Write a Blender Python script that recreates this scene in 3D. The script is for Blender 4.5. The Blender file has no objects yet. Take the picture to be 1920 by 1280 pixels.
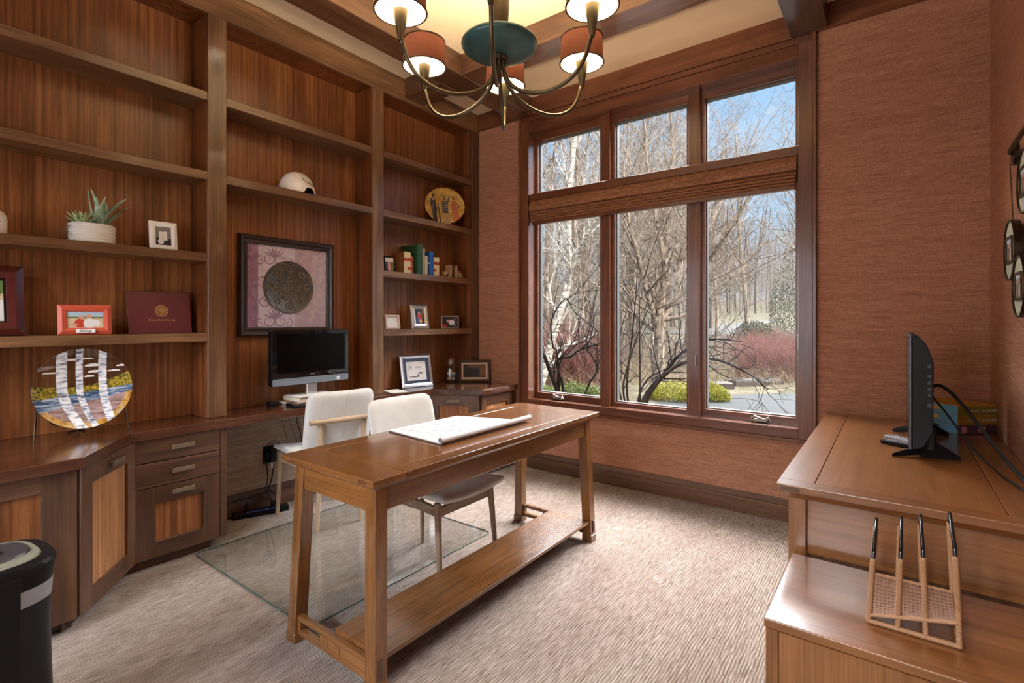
import bpy, bmesh, math, random
import numpy as np
from mathutils import Vector, Matrix, Euler
R = math.radians
PI = math.pi
SC = bpy.context.scene
COL = SC.collection
rng = random.Random(7)

# ------------------------------------------------------------------ geometry helpers
class MB:
    """collects shapes into one bmesh"""
    def __init__(s):
        s.bm = bmesh.new(); s.mi = 0; s.M = Matrix.Identity(4)
    def _fin(s, verts, faces_before):
        for f in s.bm.faces[faces_before:] if False else []:
            pass
    def _add(s, vs, fs, bev=0, seg=1, smooth=False):
        t = bmesh.new()
        bv = [t.verts.new(v) for v in vs]
        for f in fs:
            try: t.faces.new([bv[i] for i in f])
            except ValueError: pass
        bmesh.ops.recalc_face_normals(t, faces=t.faces)
        if bev > 0:
            bmesh.ops.bevel(t, geom=list(t.edges), offset=bev, segments=seg, affect='EDGES', profile=.5, clamp_overlap=True)
        s._merge(t)
    def _merge(s, t):
        m = {}
        for v in t.verts: m[v] = s.bm.verts.new(s.M @ v.co)
        for f in t.faces:
            try:
                g = s.bm.faces.new([m[v] for v in f.verts]); g.material_index = s.mi
            except ValueError: pass
        t.free()
    def box(s, x0, x1, y0, y1, z0, z1, bev=0, seg=1):
        x0, x1 = sorted((x0, x1)); y0, y1 = sorted((y0, y1)); z0, z1 = sorted((z0, z1))
        vs = [(x, y, z) for x in (x0, x1) for y in (y0, y1) for z in (z0, z1)]
        fs = [(0, 1, 3, 2), (4, 6, 7, 5), (0, 4, 5, 1), (2, 3, 7, 6), (0, 2, 6, 4), (1, 5, 7, 3)]
        bev = min(bev, .45*min(x1-x0, y1-y0, z1-z0))
        s._add(vs, fs, bev, seg); return s
    def hexa(s, b, t, bev=0, seg=1):
        """b, t: four bottom and four top points, same order"""
        vs = list(b)+list(t)
        fs = [(3, 2, 1, 0), (4, 5, 6, 7)]+[(i, (i+1) % 4, 4+(i+1) % 4, 4+i) for i in range(4)]
        s._add(vs, fs, bev, seg); return s
    def prism(s, poly, axis, a0, a1, bev=0, seg=1):
        """poly: 2D outline; axis 'x': (y,z), 'y': (x,z), 'z': (x,y)"""
        def P(p, a):
            return {'x': (a, p[0], p[1]), 'y': (p[0], a, p[1]), 'z': (p[0], p[1], a)}[axis]
        n = len(poly)
        vs = [P(p, a0) for p in poly]+[P(p, a1) for p in poly]
        fs = [tuple(range(n-1, -1, -1)), tuple(range(n, 2*n))]+[(i, (i+1) % n, n+(i+1) % n, n+i) for i in range(n)]
        s._add(vs, fs, bev, seg); return s
    def ring(s, outer, inner, axis, a0, a1):
        def P(p, a):
            return {'x': (a, p[0], p[1]), 'y': (p[0], a, p[1]), 'z': (p[0], p[1], a)}[axis]
        n = len(outer)
        vs = [P(p, a0) for p in outer]+[P(p, a0) for p in inner]+[P(p, a1) for p in outer]+[P(p, a1) for p in inner]
        fs = []
        for i in range(n):
            j = (i+1) % n
            fs += [(i, j, n+j, n+i), (2*n+i, 3*n+i, 3*n+j, 2*n+j), (i, 2*n+i, 2*n+j, j), (n+i, n+j, 3*n+j, 3*n+i)]
        s._add(vs, fs); return s
    def tube(s, pts, r, n=8, cap=True, closed=False):
        pts = [Vector(p) for p in pts]; k = len(pts)
        rad = r if isinstance(r, (list, tuple)) else [r]*k
        vs = []; fs = []; up = None
        for i, p in enumerate(pts):
            if closed: d = pts[(i+1) % k]-pts[i-1]
            else: d = pts[min(i+1, k-1)]-pts[max(i-1, 0)]
            if d.length < 1e-9: d = Vector((0, 0, 1))
            d.normalize()
            if up is None:
                up = Vector((0, 0, 1)) if abs(d.z) < .9 else Vector((1, 0, 0))
            u = up-d*up.dot(d)
            if u.length < 1e-6: u = d.orthogonal()
            u.normalize(); up = u; w = d.cross(u)
            for j in range(n):
                a = 2*PI*j/n
                vs.append(p+(u*math.cos(a)+w*math.sin(a))*rad[i])
        for i in range(k if closed else k-1):
            i2 = (i+1) % k
            for j in range(n):
                j2 = (j+1) % n
                fs.append((i*n+j, i*n+j2, i2*n+j2, i2*n+j))
        if cap and not closed:
            fs += [tuple(range(n-1, -1, -1)), tuple(range((k-1)*n, k*n))]
        s._add(vs, fs); return s
    def lathe(s, prof, n=32, c=(0, 0, 0), sx=1, sy=1, e=None):
        """prof: (r, z); e: superellipse exponent"""
        vs = []; fs = []; k = len(prof)
        for r, z in prof:
            for j in range(n):
                a = 2*PI*j/n; ca, sa = math.cos(a), math.sin(a)
                if e:
                    ca = math.copysign(abs(ca)**(2/e), ca); sa = math.copysign(abs(sa)**(2/e), sa)
                vs.append((c[0]+r*ca*sx, c[1]+r*sa*sy, c[2]+z))
        for i in range(k-1):
            for j in range(n):
                j2 = (j+1) % n
                fs.append((i*n+j, i*n+j2, (i+1)*n+j2, (i+1)*n+j))
        if prof[0][0] > 1e-6: fs.append(tuple(range(n-1, -1, -1)))
        if prof[-1][0] > 1e-6: fs.append(tuple(range((k-1)*n, k*n)))
        t = bmesh.new(); bv = [t.verts.new(v) for v in vs]
        for f in fs:
            try: t.faces.new([bv[i] for i in f])
            except ValueError: pass
        bmesh.ops.remove_doubles(t, verts=t.verts, dist=1e-6)
        bmesh.ops.recalc_face_normals(t, faces=t.faces)
        s._merge(t); return s
    def grid(s, fn, nu, nv, wrap=False):
        vs = [fn(i/(nu-1), j/(nv-1)) for i in range(nu) for j in range(nv)]
        fs = [(i*nv+j, (i+1)*nv+j, (i+1)*nv+j+1, i*nv+j+1) for i in range(nu-1) for j in range(nv-1)]
        s._add(vs, fs); return s
    def raw(s, vs, fs):
        bv = [s.bm.verts.new(s.M @ Vector(v)) for v in vs]
        for f in fs:
            try:
                g = s.bm.faces.new([bv[i] for i in f]); g.material_index = s.mi
            except ValueError: pass
        return s
    def build(s, name, mats, parent=None, world=False, smooth=None, loc=None):
        off = Vector((0, 0, 0))
        if parent is not None and world:
            p = parent
            while p is not None: off += p.location; p = p.parent
        elif loc is not None: off = Vector(loc)
        if off.length > 0: bmesh.ops.translate(s.bm, verts=s.bm.verts, vec=-off)
        me = bpy.data.meshes.new(name); s.bm.to_mesh(me); s.bm.free()
        if not isinstance(mats, (list, tuple)): mats = [mats]
        for m in mats: me.materials.append(m)
        if smooth is not None:
            for p in me.polygons: p.use_smooth = True
            if smooth < 180: me.set_sharp_from_angle(angle=R(smooth))
        o = bpy.data.objects.new(name, me); COL.objects.link(o)
        if parent is not None: o.parent = parent
        elif loc is not None: o.location = loc
        return o

def tag(o, label=None, cat=None, group=None, kind=None):
    if label: o['label'] = label
    if cat: o['category'] = cat
    if group: o['group'] = group
    if kind: o['kind'] = kind
    return o
def thing(name, label, cat, loc=(0, 0, 0), rz=0, group=None, kind=None, rx=0):
    o = bpy.data.objects.new(name, None); COL.objects.link(o)
    o.location = loc; o.rotation_euler = (rx, 0, rz); o.empty_display_size = .05
    return tag(o, label, cat, group, kind)
def struct(o, label=None):
    return tag(o, label, None, None, 'structure')
def text(name, body, size, mat, parent, loc, rot, align='CENTER', extrude=.0004, sx=1):
    c = bpy.data.curves.new(name, 'FONT'); c.body = body; c.size = size; c.extrude = extrude
    c.align_x = align; c.align_y = 'CENTER'; c.resolution_u = 3
    tmp = bpy.data.objects.new(name, c); COL.objects.link(tmp)
    dg = bpy.context.evaluated_depsgraph_get()
    me = bpy.data.meshes.new_from_object(tmp.evaluated_get(dg))
    bpy.data.objects.remove(tmp); me.materials.clear(); me.materials.append(mat)
    o = bpy.data.objects.new(name, me); COL.objects.link(o)
    o.parent = parent; o.location = loc; o.rotation_euler = rot; o.scale = (sx, 1, 1)
    return o
def children(o):
    return [c for c in bpy.data.objects if c.parent is o]
def copy_tree(o, parent=None):
    c = o.copy(); COL.objects.link(c)
    if parent is not None: c.parent = parent
    for ch in children(o): copy_tree(ch, c)
    return c

def smoothp(p, n=4):
    out = []
    for i in range(len(p)-1):
        a = p[max(i-1, 0)]; b = p[i]; c = p[i+1]; d = p[min(i+2, len(p)-1)]
        for k in range(n):
            t = k/n
            out.append(tuple(.5*((2*b[q])+(-a[q]+c[q])*t+(2*a[q]-5*b[q]+4*c[q]-d[q])*t*t+(-a[q]+3*b[q]-3*c[q]+d[q])*t**3) for q in range(len(b))))
    out.append(p[-1]); return out
# ------------------------------------------------------------------ materials
def srgb(r, g, b):
    f = lambda c: (c/255/12.92) if c/255 <= .04045 else ((c/255+.055)/1.055)**2.4
    return (f(r), f(g), f(b), 1)
class NT:
    def __init__(s, name):
        s.m = bpy.data.materials.new(name); s.m.use_nodes = True
        s.t = s.m.node_tree; s.t.nodes.clear()
        s.out = s.n('ShaderNodeOutputMaterial')
    def n(s, typ, **kw):
        nd = s.t.nodes.new(typ)
        for k, v in kw.items(): setattr(nd, k, v)
        return nd
    def l(s, a, b): s.t.links.new(a, b)
    def coord(s, scale=(1, 1, 1), rnd=True, which='Object', rot=(0, 0, 0)):
        tc = s.n('ShaderNodeTexCoord'); mp = s.n('ShaderNodeMapping')
        mp.inputs['Scale'].default_value = scale; mp.inputs['Rotation'].default_value = rot
        if rnd:
            oi = s.n('ShaderNodeObjectInfo'); mu = s.n('ShaderNodeMath', operation='MULTIPLY'); mu.inputs[1].default_value = 61.7
            s.l(oi.outputs['Random'], mu.inputs[0])
            ad = s.n('ShaderNodeVectorMath', operation='ADD')
            s.l(tc.outputs[which], ad.inputs[0]); s.l(mu.outputs[0], ad.inputs[1]); s.l(ad.outputs[0], mp.inputs['Vector'])
        else: s.l(tc.outputs[which], mp.inputs['Vector'])
        return mp.outputs['Vector']
    def noise(s, vec, scale=5, detail=4, rough=.55, dist=0):
        nd = s.n('ShaderNodeTexNoise'); nd.inputs['Scale'].default_value = scale; nd.inputs['Detail'].default_value = detail
        nd.inputs['Roughness'].default_value = rough; nd.inputs['Distortion'].default_value = dist
        if vec is not None: s.l(vec, nd.inputs['Vector'])
        return nd.outputs['Fac']
    def ramp(s, fac, stops, interp='LINEAR'):
        nd = s.n('ShaderNodeValToRGB'); cr = nd.color_ramp; cr.interpolation = interp
        while len(cr.elements) < len(stops): cr.elements.new(.5)
        for e, (p, c) in zip(cr.elements, stops):
            e.position = p; e.color = c if len(c) == 4 else (*c, 1)
        s.l(fac, nd.inputs['Fac']); return nd.outputs['Color']
    def mix(s, a, b, fac, mode='MIX'):
        nd = s.n('ShaderNodeMix', data_type='RGBA', blend_type=mode)
        for sock, v in ((nd.inputs[6], a), (nd.inputs[7], b), (nd.inputs[0], fac)):
            if hasattr(v, 'is_linked'): s.l(v, sock)
            else: sock.default_value = v
        return nd.outputs[2]
    def bsdf(s, color, rough=.5, spec=.5, metal=0, bump=None, bstr=.2, bdist=.002, coat=0, **kw):
        p = s.n('ShaderNodeBsdfPrincipled')
        for k, v in (('Base Color', color), ('Roughness', rough), ('Specular IOR Level', spec), ('Metallic', metal), ('Coat Weight', coat)):
            if hasattr(v, 'is_linked'): s.l(v, p.inputs[k])
            else: p.inputs[k].default_value = v
        for k, v in kw.items():
            k = k.replace('_', ' ')
            if hasattr(v, 'is_linked'): s.l(v, p.inputs[k])
            else: p.inputs[k].default_value = v
        if bump is not None:
            b = s.n('ShaderNodeBump'); b.inputs['Strength'].default_value = bstr; b.inputs['Distance'].default_value = bdist
            s.l(bump, b.inputs['Height']); s.l(b.outputs['Normal'], p.inputs['Normal'])
        s.l(p.outputs[0], s.out.inputs['Surface']); return p
_pm = {}
def plain(name, col, rough=.5, spec=.4, metal=0, var=.06, scale=40, bump=.05, **kw):
    """a single-coloured material with a slight procedural mottling"""
    if name in _pm: return _pm[name]
    t = NT(name); v = t.coord((1, 1, 1))
    f = t.noise(v, scale, 3)
    c = t.mix(tuple(x*(1-var) for x in col[:3])+(1,), tuple(min(1, x*(1+var)) for x in col[:3])+(1,), f)
    t.bsdf(c, rough, spec, metal, bump=f, bstr=bump, bdist=.001, **kw)
    _pm[name] = t.m; return t.m
AX = {'x': (0, 1, 1), 'y': (1, 0, 1), 'z': (1, 1, 0)}
def wood(name, dark, mid, light, axis, rough=.4, spec=.5, along=.9, across=14, fine=1.0, blotch=.35, coat=0, bstr=.08, knots=0):
    t = NT(name); a = AX[axis]
    sc = tuple(across if q else along for q in a)
    v = t.coord(sc)
    g = t.noise(v, 1.0, 6, .6, 1.2)
    v2 = t.coord(tuple(across*9*fine if q else along*3 for q in a))
    g2 = t.noise(v2, 1.0, 3, .6, 0)
    v3 = t.coord(tuple(3.2 if q else 1.3 for q in a))
    b = t.noise(v3, 1.3, 3, .6, .8)
    c = t.ramp(g, [(.25, dark), (.5, mid), (.75, light)])
    c = t.mix(c, (.35, .3, .27, 1), t.ramp(g2, [(.3, (.55, .55, .55)), (.6, (0, 0, 0))]), 'MULTIPLY')
    c = t.mix(c, (.42, .38, .36, 1), t.ramp(b, [(.35, (blotch*1.6,)*3), (.62, (0, 0, 0))]), 'MULTIPLY')
    if knots:
        v4 = t.coord(tuple(4.5 if q else 2.2 for q in a))
        vo = t.n('ShaderNodeTexVoronoi'); vo.inputs['Scale'].default_value = .8; t.l(v4, vo.inputs['Vector'])
        k = t.ramp(vo.outputs['Distance'], [(.03, (knots,)*3), (.16, (0, 0, 0))])
        c = t.mix(c, (.25, .17, .12, 1), k, 'MULTIPLY')
    t.bsdf(c, rough, spec, bump=g2, bstr=bstr, bdist=.001, coat=coat, Coat_Roughness=.12)
    return t.m
def L(*c): return (*c, 1)
ALD = (L(.11, .05, .022), L(.22, .108, .048), L(.32, .17, .08))
alder = {a: wood('stained_alder_'+a, *ALD, a, rough=.34, knots=.7, coat=.4) for a in 'xyz'}
DAL = (L(.06, .026, .014), L(.12, .055, .029), L(.18, .088, .048))
dalder = {a: wood('dark_alder_'+a, *DAL, a, rough=.32, knots=.7, coat=.5) for a in 'xyz'}
RAL = (L(.09, .027, .012), L(.17, .055, .024), L(.22, .08, .036))
ralder = {a: wood('red_alder_'+a, *RAL, a, rough=.32, knots=.5, coat=.3) for a in 'xyz'}
counter_wood = wood('counter_alder', L(.055, .018, .009), L(.10, .034, .016), L(.145, .055, .027), 'y', rough=.2, spec=.7, blotch=.4, coat=.5, bstr=.02)
OAK = (L(.12, .046, .012), L(.215, .086, .023), L(.29, .125, .034))
oak = {a: wood('mission_oak_'+a, *OAK, a, rough=.26, spec=.7, across=22, fine=1.6, blotch=.25, coat=.6) for a in 'xyz'}
OAK2 = (L(.165, .062, .018), L(.255, .10, .029), L(.32, .135, .042))
coak = {a: wood('console_oak_'+a, *OAK2, a, rough=.28, spec=.7, across=26, fine=1.8, blotch=.25, coat=.6) for a in 'xyz'}
beech = {a: wood('pale_ash_'+a, L(.36, .25, .155), L(.46, .33, .215), L(.55, .41, .28), a, rough=.45, blotch=.1) for a in 'xyz'}
gray_beech = {a: wood('brown_ash_'+a, L(.17, .11, .07), L(.24, .16, .105), L(.30, .21, .145), a, rough=.45, blotch=.15) for a in 'xyz'}

def sapele(name, axis, d, m, l, rough=.3):
    t = NT(name); a = AX[axis]
    v = t.coord(tuple(52 if q else .55 for q in a)); g = t.noise(v, 1.0, 3, .5, .3)
    v2 = t.coord(tuple(5 if q else .9 for q in a)); g2 = t.noise(v2, 1.0, 3, .6, .6)
    v3 = t.coord(tuple(150 if q else 6 for q in a)); g3 = t.noise(v3, 1.0, 2, .6)
    c = t.ramp(g, [(.32, d), (.5, m), (.68, l)])
    c = t.mix(c, (.55, .48, .42, 1), t.ramp(g2, [(.35, (.8,)*3), (.6, (0,)*3)]), 'MULTIPLY')
    c = t.mix(c, (.6, .52, .48, 1), t.ramp(g3, [(.35, (.6,)*3), (.55, (0,)*3)]), 'MULTIPLY')
    t.bsdf(c, rough, .5, bump=g3, bstr=.06, bdist=.001); return t.m
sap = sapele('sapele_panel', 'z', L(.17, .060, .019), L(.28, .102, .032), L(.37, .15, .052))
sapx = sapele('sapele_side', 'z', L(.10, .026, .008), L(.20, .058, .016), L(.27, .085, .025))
sap_lit = sapele('sapele_door', 'z', L(.28, .12, .048), L(.46, .22, .095), L(.58, .29, .135))  # same sapele made lighter: window light put into the colour

def grasscloth(name, c0, c1, c2, ax):
    t = NT(name)
    hs = {'x': (7, 7, 330), 'y': (7, 7, 330)}[ax]
    v = t.coord(hs, rnd=False); g = t.noise(v, 1.0, 3, .6, .15)
    v2 = t.coord((160, 160, 60), rnd=False); g2 = t.noise(v2, 1.0, 2, .6)
    v3 = t.coord((1.2, 1.2, 30), rnd=False); g3 = t.noise(v3, 1.0, 3, .5)
    c = t.ramp(g, [(.33, c0), (.52, c1), (.7, c2)])
    c = t.mix(c, c0, t.ramp(g2, [(.4, (.45,)*3), (.6, (0,)*3)]))
    c = t.mix(c, (.8, .75, .72, 1), t.ramp(g3, [(.35, (.5,)*3), (.6, (0,)*3)]), 'MULTIPLY')
    h = t.mix(g, g2, .35)
    t.bsdf(c, .8, .2, bump=h, bstr=.5, bdist=.002); return t.m
paper = grasscloth('rust_grasscloth', L(.25, .107, .063), L(.42, .198, .122), L(.54, .28, .182), 'x')
paper_tan = grasscloth('tan_grasscloth', L(.34, .26, .19), L(.54, .43, .33), L(.66, .55, .44), 'y')

def carpet_mat():
    t = NT('cut_pile_carpet')
    v = t.coord((170, 15, 1), rnd=False); g = t.noise(v, 1.0, 4, .65, .5)
    v2 = t.coord((160, 90, 1), rnd=False); g2 = t.noise(v2, 1.6, 3, .7)
    v3 = t.coord((3.2, 1.1, 1), rnd=False); g3 = t.noise(v3, 1.0, 4, .6, .4)
    c = t.ramp(g, [(.37, L(.115, .07, .045)), (.48, L(.32, .245, .195)), (.63, L(.48, .40, .345))])
    c = t.mix(c, L(.30, .22, .17), t.ramp(g2, [(.38, (.6,)*3), (.58, (0,)*3)]))
    c = t.mix(c, L(.68, .60, .55), t.ramp(g3, [(.35, (.7,)*3), (.6, (0,)*3)]), 'MULTIPLY')
    wv = t.n('ShaderNodeTexWave', wave_type='BANDS', bands_direction='X'); wv.inputs['Scale'].default_value = 26; wv.inputs['Distortion'].default_value = 3.5
    wv.inputs['Detail'].default_value = 3; wv.inputs['Detail Scale'].default_value = 1.2; t.l(t.coord((1, .35, 1), rnd=False), wv.inputs['Vector'])
    v5 = t.coord((40, 9, 1), rnd=False); g5 = t.noise(v5, 1.0, 3, .6)
    ln = t.mix(t.ramp(wv.outputs['Fac'], [(.05, (1,)*3), (.38, (0,)*3)]), t.ramp(g5, [(.38, (.1,)*3), (.6, (.95,)*3)]), 1.0, 'MULTIPLY')
    c = t.mix(c, L(.15, .10, .07), ln)
    h = t.mix(t.mix(g, g2, .4), wv.outputs['Fac'], .35)
    t.bsdf(c, .95, .1, bump=h, bstr=.9, bdist=.012, Sheen_Weight=.15); return t.m
carpet = carpet_mat()
ceil_mat = plain('cream_plaster', L(.90, .75, .52), .9, .1, var=.03, scale=6)
soffit_white = ceil_mat
white_fab = None
def fabric(name, c, var=.1, scale=420):
    t = NT(name); v = t.coord((1, 1, 1)); g = t.noise(v, scale, 2, .6); g2 = t.noise(v, 9, 3)
    k = t.mix(tuple(x*(1-var) for x in c)+(1,), tuple(min(1, x*(1+var)) for x in c)+(1,), g)
    k = t.mix(k, (.86, .85, .84, 1), t.ramp(g2, [(.35, (.6,)*3), (.6, (0,)*3)]), 'MULTIPLY')
    t.bsdf(k, .9, .15, bump=g, bstr=.25, bdist=.001, Sheen_Weight=.2); return t.m
linen = fabric('oatmeal_linen', (.60, .585, .56))
bronze = plain('dark_bronze', L(.05, .035, .022), .35, .5, .85)
brass = plain('antique_brass', L(.10, .078, .045), .32, .5, .8)
teal = plain('bronze_bowl', L(.035, .095, .10), .34, .6, .25)
blk = plain('black_plastic', L(.005, .005, .006), .45, .22)
blk_soft = plain('black_rubber', L(.015, .015, .016), .6, .3)
dgray = plain('charcoal_plastic', L(.010, .011, .015), .4, .3)
silver = plain('silver_metal', L(.62, .63, .65), .28, .5, .9)
silver_pl = plain('silver_plastic', L(.30, .31, .335), .35, .5, .25)
pewter = plain('pewter', L(.30, .28, .25), .4, .5, .9)
white_card = plain('white_card', L(.82, .80, .78), .6, .3, var=.02)
white_gloss = plain('white_gloss', L(.80, .76, .73), .18, .5, var=.02)
white_pl = plain('white_plastic', L(.72, .70, .66), .4, .4, var=.02)
gold_ink = plain('gold_ink', L(.62, .40, .13), .35, .5, .5)
black_ink = plain('black_ink', L(.02, .02, .022), .5, .3)
gray_ink = plain('gray_ink', L(.35, .35, .38), .6, .3)
def col(name, r, g, b, rough=.5, **k): return plain(name, srgb(r, g, b), rough, **k)
def glass_pane(name, tint=(1, 1, 1, 1), refl=1.0, rough=0.0):
    t = NT(name)
    tr = t.n('ShaderNodeBsdfTransparent'); tr.inputs[0].default_value = tint
    gl = t.n('ShaderNodeBsdfGlossy'); gl.inputs['Roughness'].default_value = rough
    fr = t.n('ShaderNodeFresnel'); ge = t.n('ShaderNodeNewGeometry'); mr = t.n('ShaderNodeMapRange'); mr.inputs[3].default_value = 1.5; mr.inputs[4].default_value = 1/1.5
    t.l(ge.outputs['Backfacing'], mr.inputs[0]); t.l(mr.outputs[0], fr.inputs['IOR'])
    nz = t.noise(t.coord((1, 1, 1)), 3, 1)
    mu = t.n('ShaderNodeMath', operation='MULTIPLY'); mu.inputs[1].default_value = refl; t.l(fr.outputs[0], mu.inputs[0])
    mx = t.n('ShaderNodeMixShader'); t.l(mu.outputs[0], mx.inputs[0]); t.l(tr.outputs[0], mx.inputs[1]); t.l(gl.outputs[0], mx.inputs[2])
    t.l(mx.outputs[0], t.out.inputs['Surface']); return t.m
window_glass = glass_pane('window_glass', (.97, .98, .98, 1), .3)
frame_glass = glass_pane('picture_glass', (1, 1, 1, 1), 1.0)
clear_glass = glass_pane('clear_glass', (.93, .95, .94, 1), 1.3)
mat_glass = glass_pane('mat_glass', (.975, .985, .98, 1), 1.0)
glass_edge = plain('green_glass_edge', L(.05, .12, .10), .15, .6)

def emis(name, c, s):
    t = NT(name); e = t.n('ShaderNodeEmission'); e.inputs['Strength'].default_value = s
    k = t.mix((*c, 1), tuple(x*.97 for x in c)+(1,), t.noise(t.coord(), 8)); t.l(k, e.inputs['Color'])
    t.l(e.outputs[0], t.out.inputs['Surface']); return t.m
bulb_mat = emis('bulb_glow', (1, .84, .60), 9)
def shade_mat(name, c, tr):
    t = NT(name); v = t.coord((1, 1, 1)); g = t.noise(v, 300, 2)
    k = t.mix(tuple(x*.9 for x in c)+(1,), tuple(x*1.1 for x in c)+(1,), g)
    d = t.n('ShaderNodeBsdfDiffuse'); t.l(k, d.inputs[0]); q = t.n('ShaderNodeBsdfTranslucent'); t.l(k, q.inputs[0])
    m = t.n('ShaderNodeMixShader'); m.inputs[0].default_value = tr; t.l(d.outputs[0], m.inputs[1]); t.l(q.outputs[0], m.inputs[2])
    t.l(m.outputs[0], t.out.inputs['Surface']); return t.m
shade_fab = shade_mat('rust_shade_fabric', (.22, .085, .055), .12)
shade_in = shade_mat('ivory_shade_lining', (.85, .80, .66), .2)

# ------------------------------------------------------------------ dimensions (metres)
XB = -3.199          # face of the bookcase
XBK = -3.42          # its back panels
XW = -3.52           # left wall plane
YW = 3.721           # window wall
XR = .413            # right wall
YB = -1.35           # wall behind
FILL_W = 42  # power of each added fill lamp behind the camera
ZB = 3.13            # beam undersides
ZC = 3.283           # coffer ceiling
CT = .738            # built-in counter top

# ------------------------------------------------------------------ room shell
f = MB().box(XW-.3, XR+.3, YB-.3, YW+.18, -.12, 0).build('floor', carpet); struct(f, 'beige and brown streaked carpet')
MB().box(XW-.15, XW, YB-.2, YW+.18, -.1, 3.6).build('wall_left', paper_tan)['kind'] = 'structure'
MB().box(XR, XR+.15, YB-.2, YW+.18, -.1, 3.6).build('wall_right', paper)['kind'] = 'structure'
# window opening
WX0, WX1, WZ0, WZ1 = -2.61, -.489, .611, 3.0
w = MB()
w.box(XW-.15, WX0, YW, YW+.18, -.1, 3.6); w.box(WX1, XR+.15, YW, YW+.18, -.1, 3.6)
w.box(WX0, WX1, YW, YW+.18, -.1, WZ0); w.box(WX0, WX1, YW, YW+.18, WZ1, 3.6)
struct(w.build('wall_window', paper), 'rust grasscloth wall around the window')
# wall behind the camera with a wide opening that lets in added fill light
w = MB(); OX0, OX1, OZ = -3.3, .3, 2.4
w.box(XW-.15, OX0, YB-.15, YB, -.1, 3.6); w.box(OX1, XR+.15, YB-.15, YB, -.1, 3.6); w.box(OX0, OX1, YB-.15, YB, OZ, 3.6)
w.build('wall_back', paper)['kind'] = 'structure'
c = MB().box(XW-.15, XR+.15, YB-.2, YW+.18, ZC, ZC+.3)
c.build('ceiling', ceil_mat)['kind'] = 'structure'
# added unseen hall behind the camera, a source of fill light for the study
hall = plain('hall_paint', L(.82, .82, .82), .9, .1, var=.02)
HY = YB-3.4
m = MB(); m.box(XW-.15, XR+.15, HY-.1, HY, -.1, 3.2); m.box(XW-.25, XW-.15, HY, YB-.15, -.1, 3.2); m.box(XR+.15, XR+.25, HY, YB-.15, -.1, 3.2)
m.build('wall_hall', hall)['kind'] = 'structure'
MB().box(XW-.15, XR+.15, HY, YB-.15, 3.1, 3.2).build('ceiling_hall', hall)['kind'] = 'structure'
MB().box(XW-.15, XR+.15, HY, YB-.15, -.12, 0).build('floor_hall', carpet)['kind'] = 'structure'
for i, hx in enumerate((-2.6, -1.55, -.5)):  # added fill lamps, out of view, brighten the study from behind
    fx = MB(); fx.lathe([(0, 3.02), (.16, 3.03), (.2, 3.06), (.2, 3.1), (0, 3.1)], 28, (hx, YB-1.7, 0)); fx = fx.build('hall_ceiling_lamp', emis('hall_lamp_glow_%d' % i, (.9, .95, 1), 6), smooth=40)
    tag(fx, ['round flush ceiling lamp in the hall nearest the bookcase wall', 'middle round flush ceiling lamp in the hall behind the study', 'round flush ceiling lamp in the hall nearest the right wall'][i], 'ceiling lamp')
    l = bpy.data.lights.new('hall_light', 'AREA'); l.shape = 'DISK'; l.size = .5; l.energy = FILL_W; l.color = (.86, .93, 1.0)
    o = bpy.data.objects.new('hall_light', l); COL.objects.link(o); o.location = (hx, YB-1.7, 3.0)
# coffer beams
def beam(n, x0, x1, y0, y1, ax, m, z1=ZC+.01):
    o = MB().box(x0, x1, y0, y1, ZB, z1, .004).build('trim_%d' % n, m[ax]); o['kind'] = 'structure'; o['label'] = 'brown coffer beam on the ceiling'
BY0, BY1 = 2.775, 2.98
BA, BBx = (-2.77, -2.56), (-.53, -.33)
NY0, NY1 = .80, 1.0
beam(1, BA[0], BA[1], YB, YW-.03, 'y', dalder)
beam(2, BBx[0], BBx[1], YB, YW-.03, 'y', dalder)
k = 3
for (a, b) in ((XB+.02, BA[0]), (BA[1], BBx[0]), (BBx[1], XR-.03)):
    beam(k, a, b, BY0, BY1, 'x', dalder); k += 1
    beam(k, a, b, NY0, NY1, 'x', dalder); k += 1
o = MB().box(XB-.02, XR, YW-.03, YW, ZB, ZC+.01, .003).build('trim_9', ralder['x']); struct(o, 'brown perimeter board above the window')
o = MB().box(XR-.03, XR, YB, YW-.03, ZB, ZC+.01, .003).build('trim_10', ralder['y']); struct(o, 'brown perimeter board on the right wall')
# baseboards
def base(name, x0, x1, y0, y1, m):
    b = MB(); dx = .006 if abs(x1-x0) > .1 else 0
    b.box(x0, x1, y0, y1, 0, .105, .003)
    if abs(x1-x0) > abs(y1-y0): b.box(x0, x1, y0+.006, y1, .105, .15, .003)
    elif x0 < -1: b.box(x0, x1-.006, y0, y1, .105, .15, .003)
    else: b.box(x0+.006, x1, y0, y1, .105, .15, .003)
    o = b.build(name, m); o['kind'] = 'structure'
base('baseboard_window', -2.75, XR-.02, YW-.02, YW, dalder['x'])
base('baseboard_left', XW, XW+.02, 1.37, 2.60, dalder['y'])
base('baseboard_right', XR-.02, XR, YB, YW, ralder['y'])

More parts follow.
